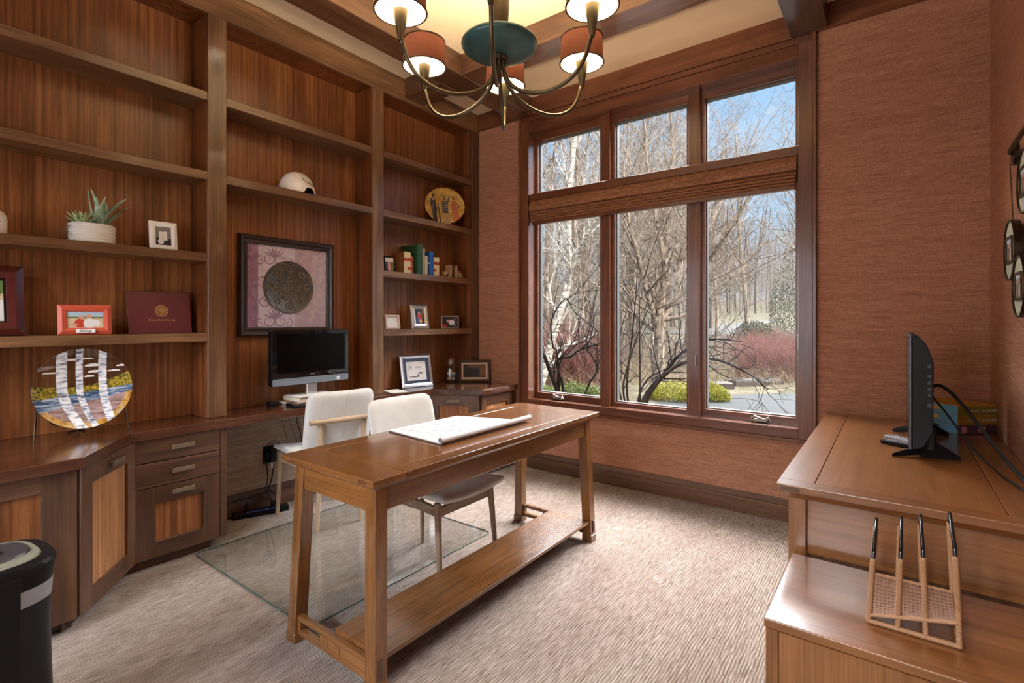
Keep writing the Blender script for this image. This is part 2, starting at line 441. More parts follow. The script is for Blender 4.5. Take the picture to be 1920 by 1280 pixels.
# ------------------------------------------------------------------ window
win = thing('window_1', 'wide six-light window in brown wooden casing', 'window', ((WX0+WX1)/2, YW, WZ0), kind='structure')
m = MB()
CW = .10
for x0, x1 in ((WX0-CW, WX0), (WX1, WX1+CW)): 
    s = -1 if x0 < WX0 else 1
    e0, e1 = (x0+.022, x1) if s < 0 else (x0, x1-.022)
    m.box(e0, e1, YW-.02, YW, WZ0-.083, WZ1+.125, .002)
    if s < 0: m.box(x0, x0+.022, YW-.032, YW, WZ0-.083, ZB, .003)
    else: m.box(x1-.022, x1, YW-.032, YW, WZ0-.083, ZB, .003)
m.build('casing', ralder['z'], win, True)
m = MB()
m.box(WX0, WX1, YW-.02, YW, WZ1, WZ1+.083, .002); m.box(WX0-CW+.022, WX1+CW-.022, YW-.028, YW, WZ1+.085, WZ1+.125, .003)
m.box(WX0, WX1, YW-.02, YW, WZ0-.06, WZ0, .002); m.box(WX0-CW+.022, WX1+CW-.022, YW-.03, YW, WZ0-.083, WZ0-.06, .003)
m.build('casing', ralder['x'], win, True)
jamb_m = wood('varnished_jamb', *RAL, 'z', rough=.22, spec=1.0, coat=1.0)
# jambs (lined reveal)
YJ = YW+.095; YG = YW+.15
m = MB(); m.box(WX0-.01, WX0+.003, YW-.015, YJ, WZ0, WZ1); m.box(WX1-.003, WX1+.01, YW-.015, YJ, WZ0, WZ1)
m.build('jamb', jamb_m, win, True)
m = MB(); m.box(WX0, WX1, YW-.015, YJ, WZ1-.003, WZ1+.01); m.box(WX0, WX1, YW-.018, YJ, WZ0-.01, WZ0+.003, .001)
m.build('sill', jamb_m, win, True)
MU = ((-1.93, -1.85), (-1.212, -1.132))
m = MB()
for a, b in MU: m.box(a, b, YW+.055, YG+.03, WZ0, WZ1, .003)
m.build('mullion', ralder['z'], win, True)
m = MB(); m.box(WX0+.003, WX1-.003, YW-.005, YG+.03, 2.378, 2.44, .003); m.build('transom_bar', ralder['x'], win, True)
cells = [(WX0+.003, MU[0][0]), (MU[0][1], MU[1][0]), (MU[1][1], WX1-.003)]
sash_gray = plain('sash_gasket', L(.10, .10, .10), .5)
k = 0
for i, (a, b) in enumerate(cells):
    for (z0, z1) in ((WZ0+.003, 2.378), (2.44, WZ1-.003)):
        up = z0 > 2
        bot = .05 if (not up and i != 1) else .03
        fw = .026; top = .06 if up else .03
        m = MB()
        m.ring([(a, z0), (b, z0), (b, z1), (a, z1)], [(a+fw, z0+bot), (b-fw, z0+bot), (b-fw, z1-top), (a+fw, z1-top)], 'y', YJ, YG+.03)
        s = m.build('sash', ralder['x'], win, True)
        m = MB()
        m.ring([(a+fw, z0+bot), (b-fw, z0+bot), (b-fw, z1-top), (a+fw, z1-top)], [(a+fw+.008, z0+bot+.008), (b-fw-.008, z0+bot+.008), (b-fw-.008, z1-top-.008), (a+fw+.008, z1-top-.008)], 'y', YG-.02, YG+.02)
        m.build('gasket', sash_gray, s, True)
        m = MB(); m.box(a+fw, b-fw, YG-.004, YG+.004, z0+bot, z1-top)
        m.build('pane', window_glass, s, True)
def crank(x):
    m = MB(); y = YJ-.004; z = WZ0+.022
    m.box(x-.055, x+.05, y-.024, y, z-.016, z+.008, .006, 2)
    m.tube([(x-.05, y-.02, z+.004), (x-.03, y-.028, z+.022), (x, y-.03, z+.012), (x+.03, y-.03, z+.006), (x+.055, y-.028, z+.02), (x+.068, y-.03, z-.004)], [.009, .010, .008, .007, .008, .006], 8)
    return m.build('crank', pewter, win, True, smooth=40)
crank(-2.36); crank(-.735)
for x in (MU[1][0]+.05,):
    MB().box(x, x+.012, YW+.035, YW+.055, .98, 1.06, .004).build('latch', pewter, win, True)
MB().box(WX1-.02, WX1-.008, YW+.06, YW+.078, 1.12, 1.22, .004).build('latch', pewter, win, True)

# woven wood shade drawn up under the transom
def bamboo_mat():
    t = NT('woven_bamboo'); v = t.coord((4, 4, 220), rnd=False); g = t.noise(v, 1, 3)
    br = t.n('ShaderNodeTexBrick'); t.l(t.coord((1, 1, 1), rnd=False), br.inputs['Vector'])
    v2 = t.coord((40, 40, 90), rnd=False); g2 = t.noise(v2, 1, 2)
    c = t.ramp(g, [(.3, L(.10, .035, .016)), (.5, L(.22, .085, .038)), (.7, L(.34, .15, .07))])
    c = t.mix(c, L(.42, .22, .10), t.ramp(g2, [(.5, (0,)*3), (.7, (.6,)*3)]))
    t.bsdf(c, .6, .3, bump=g, bstr=.6, bdist=.003); return t.m
bamboo = bamboo_mat()
sh = thing('woven_shade', 'woven bamboo roman shade drawn up across the middle of the window', 'window shade', ((WX0+WX1)/2, YW+.02, 2.38))
m = MB()
prof = [(YW+.05, 2.376), (YW+.0, 2.376), (YW-.012, 2.36), (YW-.022, 2.33), (YW-.024, 2.305), (YW-.016, 2.285), (YW+.0, 2.275), (YW+.05, 2.275)]
m.prism(prof, 'x', WX0+.012, WX1-.012); m.build('valance', bamboo, sh, True, smooth=35)
for i in range(4):
    z = 2.274-i*.020
    m = MB(); m.prism([(YW+.05, z), (YW-.012+.004*i, z), (YW-.022+.004*i, z-.009), (YW-.014+.004*i, z-.019), (YW+.05, z-.019)], 'x', WX0+.014+.003*i, WX1-.014-.003*i)
    m.build('fold', bamboo, sh, True, smooth=35)
m = MB(); m.box(WX0+.022, WX1-.02, YW+.0, YW+.045, 2.165, 2.196, .006, 2); m.build('bottom_rail', ralder['x'], sh, True)

# ------------------------------------------------------------------ built-in bookcase
Y0 = -.45
PY = [(Y0-.10, Y0), (1.297, 1.40), (2.472, 2.574), (3.615, 3.718)]
SH = [2.648, 2.183, 1.706, 1.239]; ST = .05
bc = thing('built_in_bookcase', 'tall stained wood bookcase built in along the wall left of the window', 'bookcase', (XB, (PY[0][0]+YW)/2, CT))
for a, b in PY:
    m = MB(); m.box(XBK, XB, a, b, CT+.001, ZB+.01, .002); m.build('upright', alder['z'] if b < 3.7 else dalder['z'], bc, True)
for (i, (a, b)) in enumerate(((PY[0][1], PY[1][0]), (PY[1][1], PY[2][0]), (PY[2][1], PY[3][0]))):
    mb = MB(); n = max(1, round((b-a)/.62)); 
    mb.box(XBK-.02, XBK, a-.02, b+.02, CT+.001, ZB+.05)
    mb.build('back_panel', sap, bc, True)
    # veneered cheeks just inside the uprights
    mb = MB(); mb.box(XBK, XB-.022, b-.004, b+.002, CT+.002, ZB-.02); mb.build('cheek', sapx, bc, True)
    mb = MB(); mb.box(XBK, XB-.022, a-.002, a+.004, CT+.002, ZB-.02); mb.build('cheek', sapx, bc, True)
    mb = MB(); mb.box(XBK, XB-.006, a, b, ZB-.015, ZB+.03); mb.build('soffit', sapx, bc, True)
    for j, z in enumerate(SH):
        if i == 1 and j > 1: continue
        mb = MB(); mb.box(XBK, XB-.003, a+.001, b-.001, z-ST, z, .002); mb.build('shelf', alder['y'], bc, True)
m = MB(); m.box(XB-.02, XB+.012, Y0-.10, YW-.031, ZB-.025, ZC-.001, .003); m.build('crown_rail', alder['y'], bc, True)

# ------------------------------------------------------------------ continuous counter
XF = -3.095; XP = -2.715
out = [(XW+.002, Y0-.1), (XP, Y0-.1), (XP, .625), (XF, .895), (XF, 3.005), (XP, 3.21), (XP, YW-.033), (XW+.002, YW-.033)]
m = MB(); m.prism(out, 'z', CT-.05, CT, .003, 1); tag(m.build('countertop', counter_wood), 'long dark glossy wood countertop with angled ends below the bookcase', 'countertop')

# base cabinets
ZT = CT-.051; ZK = .058
def pull(parent, p, d, nrm):
    """textured bronze pull: p centre, d along, nrm outward"""
    p = Vector(p); d = Vector(d).normalized(); n = Vector(nrm).normalized(); u = Vector((0, 0, 1))
    m = MB()
    def bx(a0, a1, n0, n1, u0, u1, bev):
        b = [p+d*a+n*q+u*u0 for a, q in ((a0, n0), (a1, n0), (a1, n1), (a0, n1))]
        t = [q+u*(u1-u0) for q in b]; m.hexa(b, t, bev)
    bx(-.056, .056, .018, .026, -.012, .012, .002)
    bx(-.042, -.03, 0, .02, -.005, .005, 0); bx(.03, .042, 0, .02, -.005, .005, 0)
    return m.build('pull', hammered, parent, True)
def hammered_mat():
    t = NT('hammered_bronze'); vo = t.n('ShaderNodeTexVoronoi'); vo.inputs['Scale'].default_value = 520; t.l(t.coord(), vo.inputs['Vector'])
    c = t.ramp(vo.outputs['Distance'], [(.1, L(.10, .07, .04)), (.6, L(.26, .20, .13))])
    t.bsdf(c, .42, .5, .85, bump=vo.outputs['Distance'], bstr=.5, bdist=.002); return t.m
hammered = hammered_mat()
def front(cab, name, p0, p1, z0, z1, mfr, mpan, stile=.075, rail=.075, panel=True, handle=None, t=.02, lw=None):
    """a door or drawer front between plan points p0 and p1 (left to right seen from the room)"""
    p0 = Vector((*p0, 0)); p1 = Vector((*p1, 0)); d = (p1-p0); Ln = d.length; d.normalize(); n = Vector((d.y, -d.x, 0))
    def bx(m, a0, a1, u0, u1, q0, q1, bev=.0015):
        b = [p0+d*a+n*q+Vector((0, 0, u0)) for a, q in ((a0, q0), (a1, q0), (a1, q1), (a0, q1))]
        tt = [q+Vector((0, 0, u1-u0)) for q in b]; m.hexa(b, tt, bev)
    g = .0015
    m = MB()
    if panel:
        def q3(a, u, q): return p0+d*a+n*q+Vector((0, 0, u))
        O = [(g, z0+g), (Ln-g, z0+g), (Ln-g, z1-g), (g, z1-g)]; I = [(stile, z0+rail), (Ln-stile, z0+rail), (Ln-stile, z1-rail), (stile, z1-rail)]
        vs = [q3(a, u, q) for q in (0, t) for lp in (O, I) for a, u in lp]; fs = []
        for k in range(4):
            k2 = (k+1) % 4
            fs += [(k, k2, 4+k2, 4+k), (8+k, 12+k, 12+k2, 8+k2), (k, 8+k, 8+k2, k2), (4+k, 4+k2, 12+k2, 12+k)]
        m._add(vs, fs, .0012); o = m.build(name, mfr['z'], cab, True)
        for u0, u1 in ((z0+g, z0+rail), (z1-rail, z1-g)):
            m = MB(); bx(m, stile, Ln-stile, u0+.0005, u1-.0005, t-.003, t+.0006, .0004); m.build('rail', mfr['y'], o, True)
        m = MB(); bx(m, stile-.004, Ln-stile+.004, z0+rail-.004, z1-rail+.004, 0, t-.012, 0)
        m.build('panel', mpan, o, True)
    else:
        bx(m, g, Ln-g, z0+g, z1-g, 0, t); o = m.build(name, mfr['y'], cab, True)
    if handle is not None:
        a, z = handle; pp = p0+d*(Ln*a)+n*t; pull(o, (pp.x, pp.y, z), d, n)
    return o
def carcass(cab, poly, kick):
    m = MB(); m.prism(poly, 'z', ZK, ZT); m.build('carcass', dalder['z'], cab, True)
    m = MB(); m.prism(kick, 'z', 0, ZK); m.build('toe_kick', dalder['y'], cab, True)
XA = -2.765; XD = -3.135
g0 = 'base cabinets under the built-in counter'
cab = thing('base_cabinet', 'dark wood cabinet behind the paper shredder under the counter', 'cabinet', (XA, .2, 0), group=g0)
carcass(cab, [(XW+.002, Y0-.08), (XA, Y0-.08), (XA, .60), (XW+.002, .60)], [(XW+.002, Y0-.08), (XA-.05, Y0-.08), (XA-.05, .60), (XW+.002, .60)])
front(cab, 'door', (XA, .02), (XA, .605), ZK, ZT, dalder, sap, stile=.115)
front(cab, 'door', (XA, Y0-.08), (XA, .015), ZK, ZT, dalder, sap, stile=.09)
cab = thing('angled_cabinet', 'angled cabinet with light ribbed wood door left of the drawers', 'cabinet', (-2.95, .75, 0), group=g0)
P0 = Vector((XA+.008, .602)); P1 = Vector((XD+.005, .905))
dd = (P1-P0).normalized(); nn = Vector((dd.y, -dd.x))
q0 = P0; q1 = P1
carcass(cab, [(XW+.002, .602), tuple(q0), tuple(q1), (XW+.002, q1.y)], [(XW+.002, .602), tuple(q0-nn*.05), tuple(q1-nn*.05), (XW+.002, q1.y)])
front(cab, 'door', P0, P1, ZK, ZT, dalder, sap_lit, stile=.085, rail=.085, handle=(.54, ZT-.04))
cab = thing('drawer_cabinet', 'dark wood cabinet with three drawers beside the knee space', 'cabinet', (XD, 1.13, 0), group=g0)
carcass(cab, [(XW+.002, .907), (XD, .907), (XD, 1.365), (XW+.002, 1.365)], [(XW+.002, .907), (XD-.03, .907), (XD-.03, 1.30), (XW+.002, 1.30)])
YA, YE = .918, 1.328
front(cab, 'drawer', (XD, YA), (XD, YE), .565, ZT, dalder, sap, panel=False, handle=(.52, .632))
front(cab, 'drawer', (XD, YA), (XD, YE), .433, .563, dalder, sap, panel=False, handle=(.52, .505))
front(cab, 'drawer', (XD, YA), (XD, YE), ZK, .431, dalder, sap, stile=.09, rail=.085, handle=(.52, .392))
m = MB(); m.box(XD, XD+.02, YE+.002, 1.366, ZK, ZT, .002); m.build('end_stile', dalder['z'], cab, True)
cab = thing('narrow_cabinet', 'narrow cabinet to the right of the knee space behind the white chairs', 'cabinet', (XD, 2.8, 0), group=g0)
carcass(cab, [(XW+.002, 2.60), (XD, 2.60), (XD, 2.995), (XW+.002, 2.995)], [(XW+.002, 2.60), (XD-.03, 2.60), (XD-.03, 2.995), (XW+.002, 2.995)])
front(cab, 'drawer', (XD, 2.64), (XD, 2.992), .565, ZT, alder, sap, panel=False)
front(cab, 'door', (XD, 2.64), (XD, 2.992), ZK, .563, dalder, sap)
m = MB(); m.box(XD, XD+.02, 2.60, 2.638, ZK, ZT, .002); m.build('end_stile', dalder['z'], cab, True)
cab = thing('angled_cabinet', 'angled dark cabinet with red panel door near the window corner', 'cabinet', (-2.95, 3.1, 0), group=g0)
P0 = Vector((XD+.005, 3.0)); P1 = Vector((XA+.005, 3.215)); dd = (P1-P0).normalized(); nn = Vector((dd.y, -dd.x))
carcass(cab, [(XW+.002, 3.0), tuple(P0), tuple(P1), (XW+.002, P1.y)], [(XW+.002, 3.0), tuple(P0-nn*.05), tuple(P1-nn*.05), (XW+.002, P1.y)])
front(cab, 'door', P0, P1, ZK, ZT, dalder, sap, stile=.085, rail=.085, handle=(.5, ZT-.045))
cab = thing('base_cabinet', 'cabinet end with striped panel against the window wall', 'cabinet', (XA, 3.45, 0), group=g0)
carcass(cab, [(XW+.002, 3.218), (XA, 3.218), (XA, YW-.036), (XW+.002, YW-.036)], [(XW+.002, 3.218), (XA-.05, 3.218), (XA-.05, YW-.036), (XW+.002, YW-.036)])
front(cab, 'door', (XA, 3.225), (XA, YW-.09), ZK, ZT, dalder, sap_lit, stile=.06, rail=.085)
m = MB(); m.box(XA, XA+.02, YW-.088, YW-.036, ZK, ZT, .001); m.build('end_stile', dalder['z'], cab, True)

# ------------------------------------------------------------------ writing desk
dx0, dx1, dy0, dy1, DZ = -2.012, -1.416, 1.093, 2.756, .762
dk = thing('library_table', 'long mission oak library table with low shelf in the middle of the room', 'desk', ((dx0+dx1)/2, (dy0+dy1)/2, 0))
m = MB(); T = .024; BB = .155
m.box(dx0, dx1, dy0, dy0+BB, DZ-T, DZ, .003, 2); m.build('breadboard_end', oak['x'], dk, True)
m = MB(); m.box(dx0, dx1, dy1-BB, dy1, DZ-T, DZ, .003, 2); m.build('breadboard_end', oak['x'], dk, True)
m = MB(); m.box(dx0+.075, dx1-.075, dy0+BB+.001, dy1-BB-.001, DZ-T, DZ-.0004, .001)
m.box(dx0, dx0+.074, dy0+BB+.001, dy1-BB-.001, DZ-T, DZ, .0008); m.box(dx1-.074, dx1, dy0+BB+.001, dy1-BB-.001, DZ-T, DZ, .0008)
m.build('tabletop', oak['y'], dk, True)
m = MB()   # moulding under the top
iy = .045
prof = lambda o, z: [(dx0+o, dy0+o, z), (dx1-o, dy0+o, z), (dx1-o, dy1-o, z), (dx0+o, dy1-o, z)]
m.hexa(prof(.034, DZ-T-.022), prof(.012, DZ-T-.001)); m.build('moulding', oak['y'], dk, True)
AZ0, AZ1 = .628, DZ-T-.001
m = MB(); o = .047
m.box(dx0+o, dx0+o+.022, dy0+.1, dy1-.1, AZ0, AZ1, .001); m.build('side_apron', oak['y'], dk, True); m = MB(); m.box(dx1-o-.022, dx1-o, dy0+.1, dy1-.1, AZ0, AZ1, .001)
m.build('side_apron', oak['y'], dk, True)
m = MB(); m.box(dx0+.09, dx1-.09, dy0+o, dy0+o+.022, AZ0, AZ1, .001); m.build('end_apron', oak['x'], dk, True); m = MB(); m.box(dx0+.09, dx1-.09, dy1-o-.022, dy1-o, AZ0, AZ1, .001)
m.build('end_apron', oak['x'], dk, True)
LW = .056
for sx in (0, 1):
    for sy in (0, 1):
        tx = (dx0+.042) if sx == 0 else (dx1-.042-LW); ty = (dy0+.042) if sy == 0 else (dy1-.042-LW)
        bx = (dx0+.017) if sx == 0 else (dx1-.012-LW); by = (dy0+.017) if sy == 0 else (dy1-.028-LW)
        sq = lambda x, y, z, e=0: [(x-e, y-e, z), (x+LW+e, y-e, z), (x+LW+e, y+LW+e, z), (x-e, y+LW+e, z)]
        m = MB(); m.hexa(sq(bx, by, .04), sq(tx, ty, AZ1), .002)
        lg = m.build('leg', oak['z'], dk, True)
        m = MB(); m.hexa(sq(bx, by, 0, .004), sq(bx, by, .042, .004), .004); m.build('foot', oak['z'], lg, True)
        # through tenon at the shelf, on the outer face of the long side
        m = MB(); xx = bx+LW if sx else bx
        m.box(xx-.004, xx+.005, by+.020, by+.036, .055, .125, .002); m.build('tenon', dalder['z'], lg, True)
for yy in (dy0+.030, dy1-.040-.026):
    xa, xb = dx0+.06, dx1-.06
    m = MB(); m.box(xa, xb, yy, yy+.026, .092, .112, .002); m.box(xa, xb, yy, yy+.026, .036, .056, .002)
    for q in (xa+.0, xa+.185, xb-.21, xb-.03):
        m.box(q, q+.03, yy+.001, yy+.025, .05, .10, .001)
    m.box((xa+xb)/2-.07, xb-.02, yy+.004, yy+.022, .05, .10)
    m.box((xa+xb)/2-.052, (xa+xb)/2-.038, yy-.002, yy+.028, .06, .085, .002)
    m.build('stretcher', oak['x'], dk, True)
m = MB(); m.box(-1.722, -1.440, dy0+.058, dy1-.072, .108, .126, .003, 2); m.build('lower_shelf', oak['y'], dk, True)
m = MB()
for (x, y) in ((dx1-.02, dy0+BB+.01), (dx1-.02, dy1-BB-.01)):
    m.box(x+.012, x+.022, y-.008, y+.008, DZ-.018, DZ-.004, .001)
for y in (dy0-.002, ):
    for x in (dx0+.05, dx1-.06): m.box(x-.02, x+.02, y, y+.01, DZ-.018, DZ-.006, .001)
m.build('inlay_peg', ralder['y'], dk, True)

# planner pad with rolled top sheets
sheet_m = plain('calendar_paper', L(.60, .60, .63), .6, .3, var=.02)
pad = thing('desk_calendar', 'large white desk calendar pad with its top sheets rolled up on the table', 'calendar', (-1.80, 1.92, DZ))
m = MB(); m.hexa([(-1.992, 1.634, DZ+.0006), (-1.585, 1.592, DZ+.0006), (-1.585, 2.22, DZ+.0006), (-1.985, 2.11, DZ+.0006)],
                 [(-1.992, 1.634, DZ+.006), (-1.585, 1.592, DZ+.006), (-1.585, 2.22, DZ+.006), (-1.985, 2.11, DZ+.006)]); m.build('backing', plain('pad_backing', L(.11, .06, .05), .7), pad, True)
m = MB(); z = DZ+.0061
m.hexa([(-1.992, 1.634, z), (-1.60, 1.595, z), (-1.60, 2.24, z), (-1.985, 2.115, z)], [(-1.992, 1.634, z+.003), (-1.60, 1.595, z+.003), (-1.60, 2.24, z+.003), (-1.985, 2.115, z+.003)])
m.build('sheet', sheet_m, pad, True)
m = MB(); z = DZ+.0095; rr = random.Random(3)
for i in range(6):
    for j in range(7):
        x = -1.95+.048*i; y = 1.68+.062*j+.02*(i/6)
        for q in range(2):
            if rr.random() < .6: m.box(x+.006*q, x+.006*q+.003, y, y+.012+.02*rr.random(), z-.001, z+.0002)
m.box(-1.642, -1.640, 1.62, 2.2, z-.001, z+.0002)
m.build('writing', gray_ink, pad, True)
m = MB()
def rollf(u, v):
    a = u*2*PI*2.4; r = .0105+.0035*u
    return (-1.590+r*math.cos(a), 1.588+v*.685, DZ+.0155+.006+r*math.sin(a))
m.grid(rollf, 60, 4); m.build('rolled_sheet', sheet_m, pad, True, smooth=180)

# ------------------------------------------------------------------ chairs
def cushion(m, fn, nu, nv, th):
    """a padded slab: fn(u,v)->(centre point, normal), rounded at its edges"""
    def edge(u): return min(1, (min(u, 1-u)/.12))
    top = []; bot = []
    for i in range(nu):
        for j in range(nv):
            u, v = i/(nu-1), j/(nv-1)
            p, n = fn(u, v)
            e = math.sqrt(max(0, 1-(1-edge(u))**2))*math.sqrt(max(0, 1-(1-edge(v))**2))
            top.append(p+n*th*(.40+.60*e)*.5); bot.append(p-n*th*(.40+.60*e)*.5)
    vs = top+bot; fs = []; N = nu*nv
    for i in range(nu-1):
        for j in range(nv-1):
            a = i*nv+j; fs.append((a, a+1, a+nv+1, a+nv)); b = a+N; fs.append((b, b+nv, b+nv+1, b+1))
    for i in range(nu-1):
        for j in (0, nv-1):
            a = i*nv+j; fs.append((a, a+nv, a+nv+N, a+N))
    for j in range(nv-1):
        for i in (0, nu-1):
            a = i*nv+j; fs.append((a, a+1, a+1+N, a+N))
    m._add(vs, fs)
def chair(label, loc, rz, wd, depth, rear_w, seat_h, back_h, wdm, bar=True, bw=None, lw=.43):
    """local axes: the sitter faces +x; origin on the floor under the seat"""
    t = thing('upholstered_chair', label, 'chair', loc, rz, 'upholstered dining chairs')
    hw, hd = lw/2+.012, depth/2; rw = rear_w/2
    # seat with a raised curve at its sides
    def seat(u, v):
        x = -hd+.0+u*(depth+.04); y = (v-.5)*wd*(1.0-.10*(1-u)); s = abs(v-.5)*2
        return Vector((x, y, seat_h-.022+.022*s**2.2+.012*u)), Vector((0, 0, 1))
    m = MB(); cushion(m, seat, 18, 18, .045); m.build('seat', linen, t, smooth=180)
    bw = bw or wd
    lean = .10; zb = seat_h-.03
    def bk(u, v):
        dr = .055*(1-math.sqrt(max(0, 1-(max(0, abs(v-.5)*bw-(bw/2-.055))/.055)**2))); z = zb+.02+u*(back_h-dr-zb-.02); k = (z-seat_h)/(back_h-seat_h); y = (v-.5)*bw; q = (abs(v-.5)*2)
        crn = 1
        x = -hd-.005-lean*max(0, k)+.035*q**2
        return Vector((x, y, z)), Vector((1, 0, .2)).normalized()
    m = MB(); cushion(m, bk, 20, 34, .042); b = m.build('backrest', linen, t, smooth=180)
    m = MB()
    for k in range(13):
        pass
    pts = []
    for i in range(10):
        p, n = bk(.06+.88*i/9, .5); pts.append(p-n*.0215)
    m.tube(pts, .0022, 5); m.build('seam', linen, b, smooth=180)
    zr = seat_h-.045
    def leg(a, c, r0, r1):
        m = MB(); a = Vector(a); c = Vector(c); pts = [a.lerp(c, k/4) for k in range(5)]
        m.tube(pts, [r0+(r1-r0)*(k/4) for k in range(5)], 14); return m.build('leg', wdm['z'], t, smooth=50)
    for s in (-1, 1):
        leg((hd-.0, s*(hw-.012), 0), (hd-.035, s*(hw-.03), seat_h-.02), .012, .018)
        top = seat_h+.235 if bar else seat_h+.08
        leg((-hd-.035, s*rw, 0), (-hd-.04-(.045 if bar else 0), s*(rw*.98), top), .012, .017)
        m = MB(); m.hexa([(-hd-.05, s*rw-.011, zr-.04), (hd-.035, s*(hw-.03)-.011, zr-.04), (hd-.035, s*(hw-.03)+.011, zr-.04), (-hd-.05, s*rw+.011, zr-.04)],
                         [(-hd-.05, s*rw-.011, zr+.005), (hd-.035, s*(hw-.03)-.011, zr+.005), (hd-.035, s*(hw-.03)+.011, zr+.005), (-hd-.05, s*rw+.011, zr+.005)], .002)
        m.build('side_rail', wdm['x'], t)
    m = MB(); m.box(hd-.05, hd-.028, -hw+.03, hw-.03, zr-.045, zr+.0, .002); m.build('front_rail', wdm['y'], t)
    m = MB(); m.box(-hd-.055, -hd-.035, -rw, rw, zr-.04, zr+.0, .002); m.build('rear_rail', wdm['y'], t)
    if bar:
        m = MB(); zz = seat_h+.25; xx = -hd-.005-lean*(.25/(back_h-seat_h))-.045
        m.tube([(xx, -bw/2+.0, zz), (xx-.012, 0, zz), (xx, bw/2-.0, zz)], [.016, .017, .016], 14)
        o = m.build('back_rail', wdm['y'], t, smooth=50)
    return t
chair('pale wood chair with tall linen back tucked under the built-in counter', (-3.085, 1.966, .001), PI-R(9.5), .46, .46, .29, .445, .87, beech, True, .44)
chair('linen chair in brown wood pushed under the left side of the long table', (-1.953, 1.932, .0065), R(0), .46, .465, .28, .445, .868, gray_beech, False, .46)

# glass chair mat on the carpet
m = MB(); cx0, cx1, cy0, cy1, rr_ = -3.13, -1.99, 1.20, 2.425, .035
pl = []
for (cx, cy, a0) in ((cx1-rr_, cy1-rr_, 0), (cx0+rr_, cy1-rr_, 90), (cx0+rr_, cy0+rr_, 180), (cx1-rr_, cy0+rr_, 270)):
    for k in range(7): a = R(a0+15*k); pl.append((cx+rr_*math.cos(a), cy+rr_*math.sin(a)))
gm = thing('glass_chair_mat', 'clear glass chair mat lying on the carpet under the white chairs', 'chair mat', ((cx0+cx1)/2, (cy0+cy1)/2, 0))
m.prism(pl, 'z', .001, .006); m.build('glass_sheet', mat_glass, gm, True)
m = MB(); m.ring([(p[0]+(p[0]-(cx0+cx1)/2)*.003, p[1]+(p[1]-(cy0+cy1)/2)*.003) for p in pl], pl, 'z', .001, .0062); m.build('edge', glass_edge, gm, True)

# ------------------------------------------------------------------ console by the right wall
kx0, kx1, ky0, ky1, KZ = -.332, XR-.004, 1.985, YW-.034, .742
cs = thing('mission_desk', 'wide mission oak desk against the right wall below the window corner', 'desk', ((kx0+kx1)/2, (ky0+ky1)/2, 0))
m = MB(); m.box(kx0, kx1, ky0, ky0+.07, KZ-.028, KZ, .003, 2); m.build('breadboard_end', coak['x'], cs, True); m = MB(); m.box(kx0, kx1, ky1-.07, ky1, KZ-.028, KZ, .003, 2); m.build('breadboard_end', coak['x'], cs, True)
m = MB(); m.box(kx0, kx0+.11, ky0+.071, ky1-.071, KZ-.028, KZ, .002, 2); m.box(kx0+.112, kx1-.142, ky0+.071, ky1-.071, KZ-.028, KZ-.0004, .001); m.box(kx1-.14, kx1, ky0+.071, ky1-.071, KZ-.028, KZ, .002, 2)
m.build('tabletop', coak['y'], cs, True)
m = MB(); pf = lambda o, z: [(kx0+o, ky0+o, z), (kx1-.002, ky0+o, z), (kx1-.002, ky1-.002, z), (kx0+o, ky1-.002, z)]
m.hexa(pf(.032, KZ-.05), pf(.010, KZ-.029)); m.build('moulding', coak['y'], cs, True)
for (x, y) in ((kx0+.034, ky0+.034), (kx0+.034, ky1-.08), (kx1-.075, ky0+.034), (kx1-.075, ky1-.08)):
    m = MB(); m.box(x, x+.055, y, y+.055, 0, KZ-.051, .003); m.build('leg', coak['z'], cs, True)
m = MB(); m.box(kx0+.09, kx1-.075, ky0+.05, ky0+.068, .50, KZ-.05, .001)
m.build('end_panel', coak['x'], cs, True)
m = MB(); m.box(kx0+.09, kx1-.075, ky0+.058, ky0+.072, .06, .498, .001); m.build('lower_end_panel', dalder['z'], cs, True)
m = MB(); m.box(kx0+.05, kx0+.068, ky0+.09, ky1-.08, .56, KZ-.05, .001); m.build('apron', coak['y'], cs, True)
m = MB()
for x in (kx0+.012, kx1-.10): m = MB(); m.box(x, x+.06, ky0-.003, ky0+.006, KZ-.022, KZ-.007, .001); m.build('inlay_peg', dalder['y'], cs, True)

# low file cabinet in front of it
fx0, fx1, fy0, fy1, FZ = -.281, XR-.004, 1.503, ky0-.003, .51
fc = thing('file_cabinet', 'low oak file cabinet holding the wicker letter rack in the foreground', 'cabinet', ((fx0+fx1)/2, (fy0+fy1)/2, 0))
m = MB(); m.box(fx0, fx1, fy0, fy1, FZ-.024, FZ, .003, 2); m.build('top', coak['x'], fc, True)
m = MB(); m.box(fx0+.004, fx1, fy0+.012, fy1, 0, FZ-.0245); m.build('carcass', coak['z'], fc, True)
m = MB(); m.box(fx0+.004, fx0+.034, fy0+.003, fy0+.02, 0, FZ-.026, .001); m.build('stile', coak['z'], fc, True)
m = MB(); m.box(fx0+.036, fx1-.002, fy0+.004, fy0+.02, .02, FZ-.028, .0015); m.build('end_panel', coak['z'], fc, True)

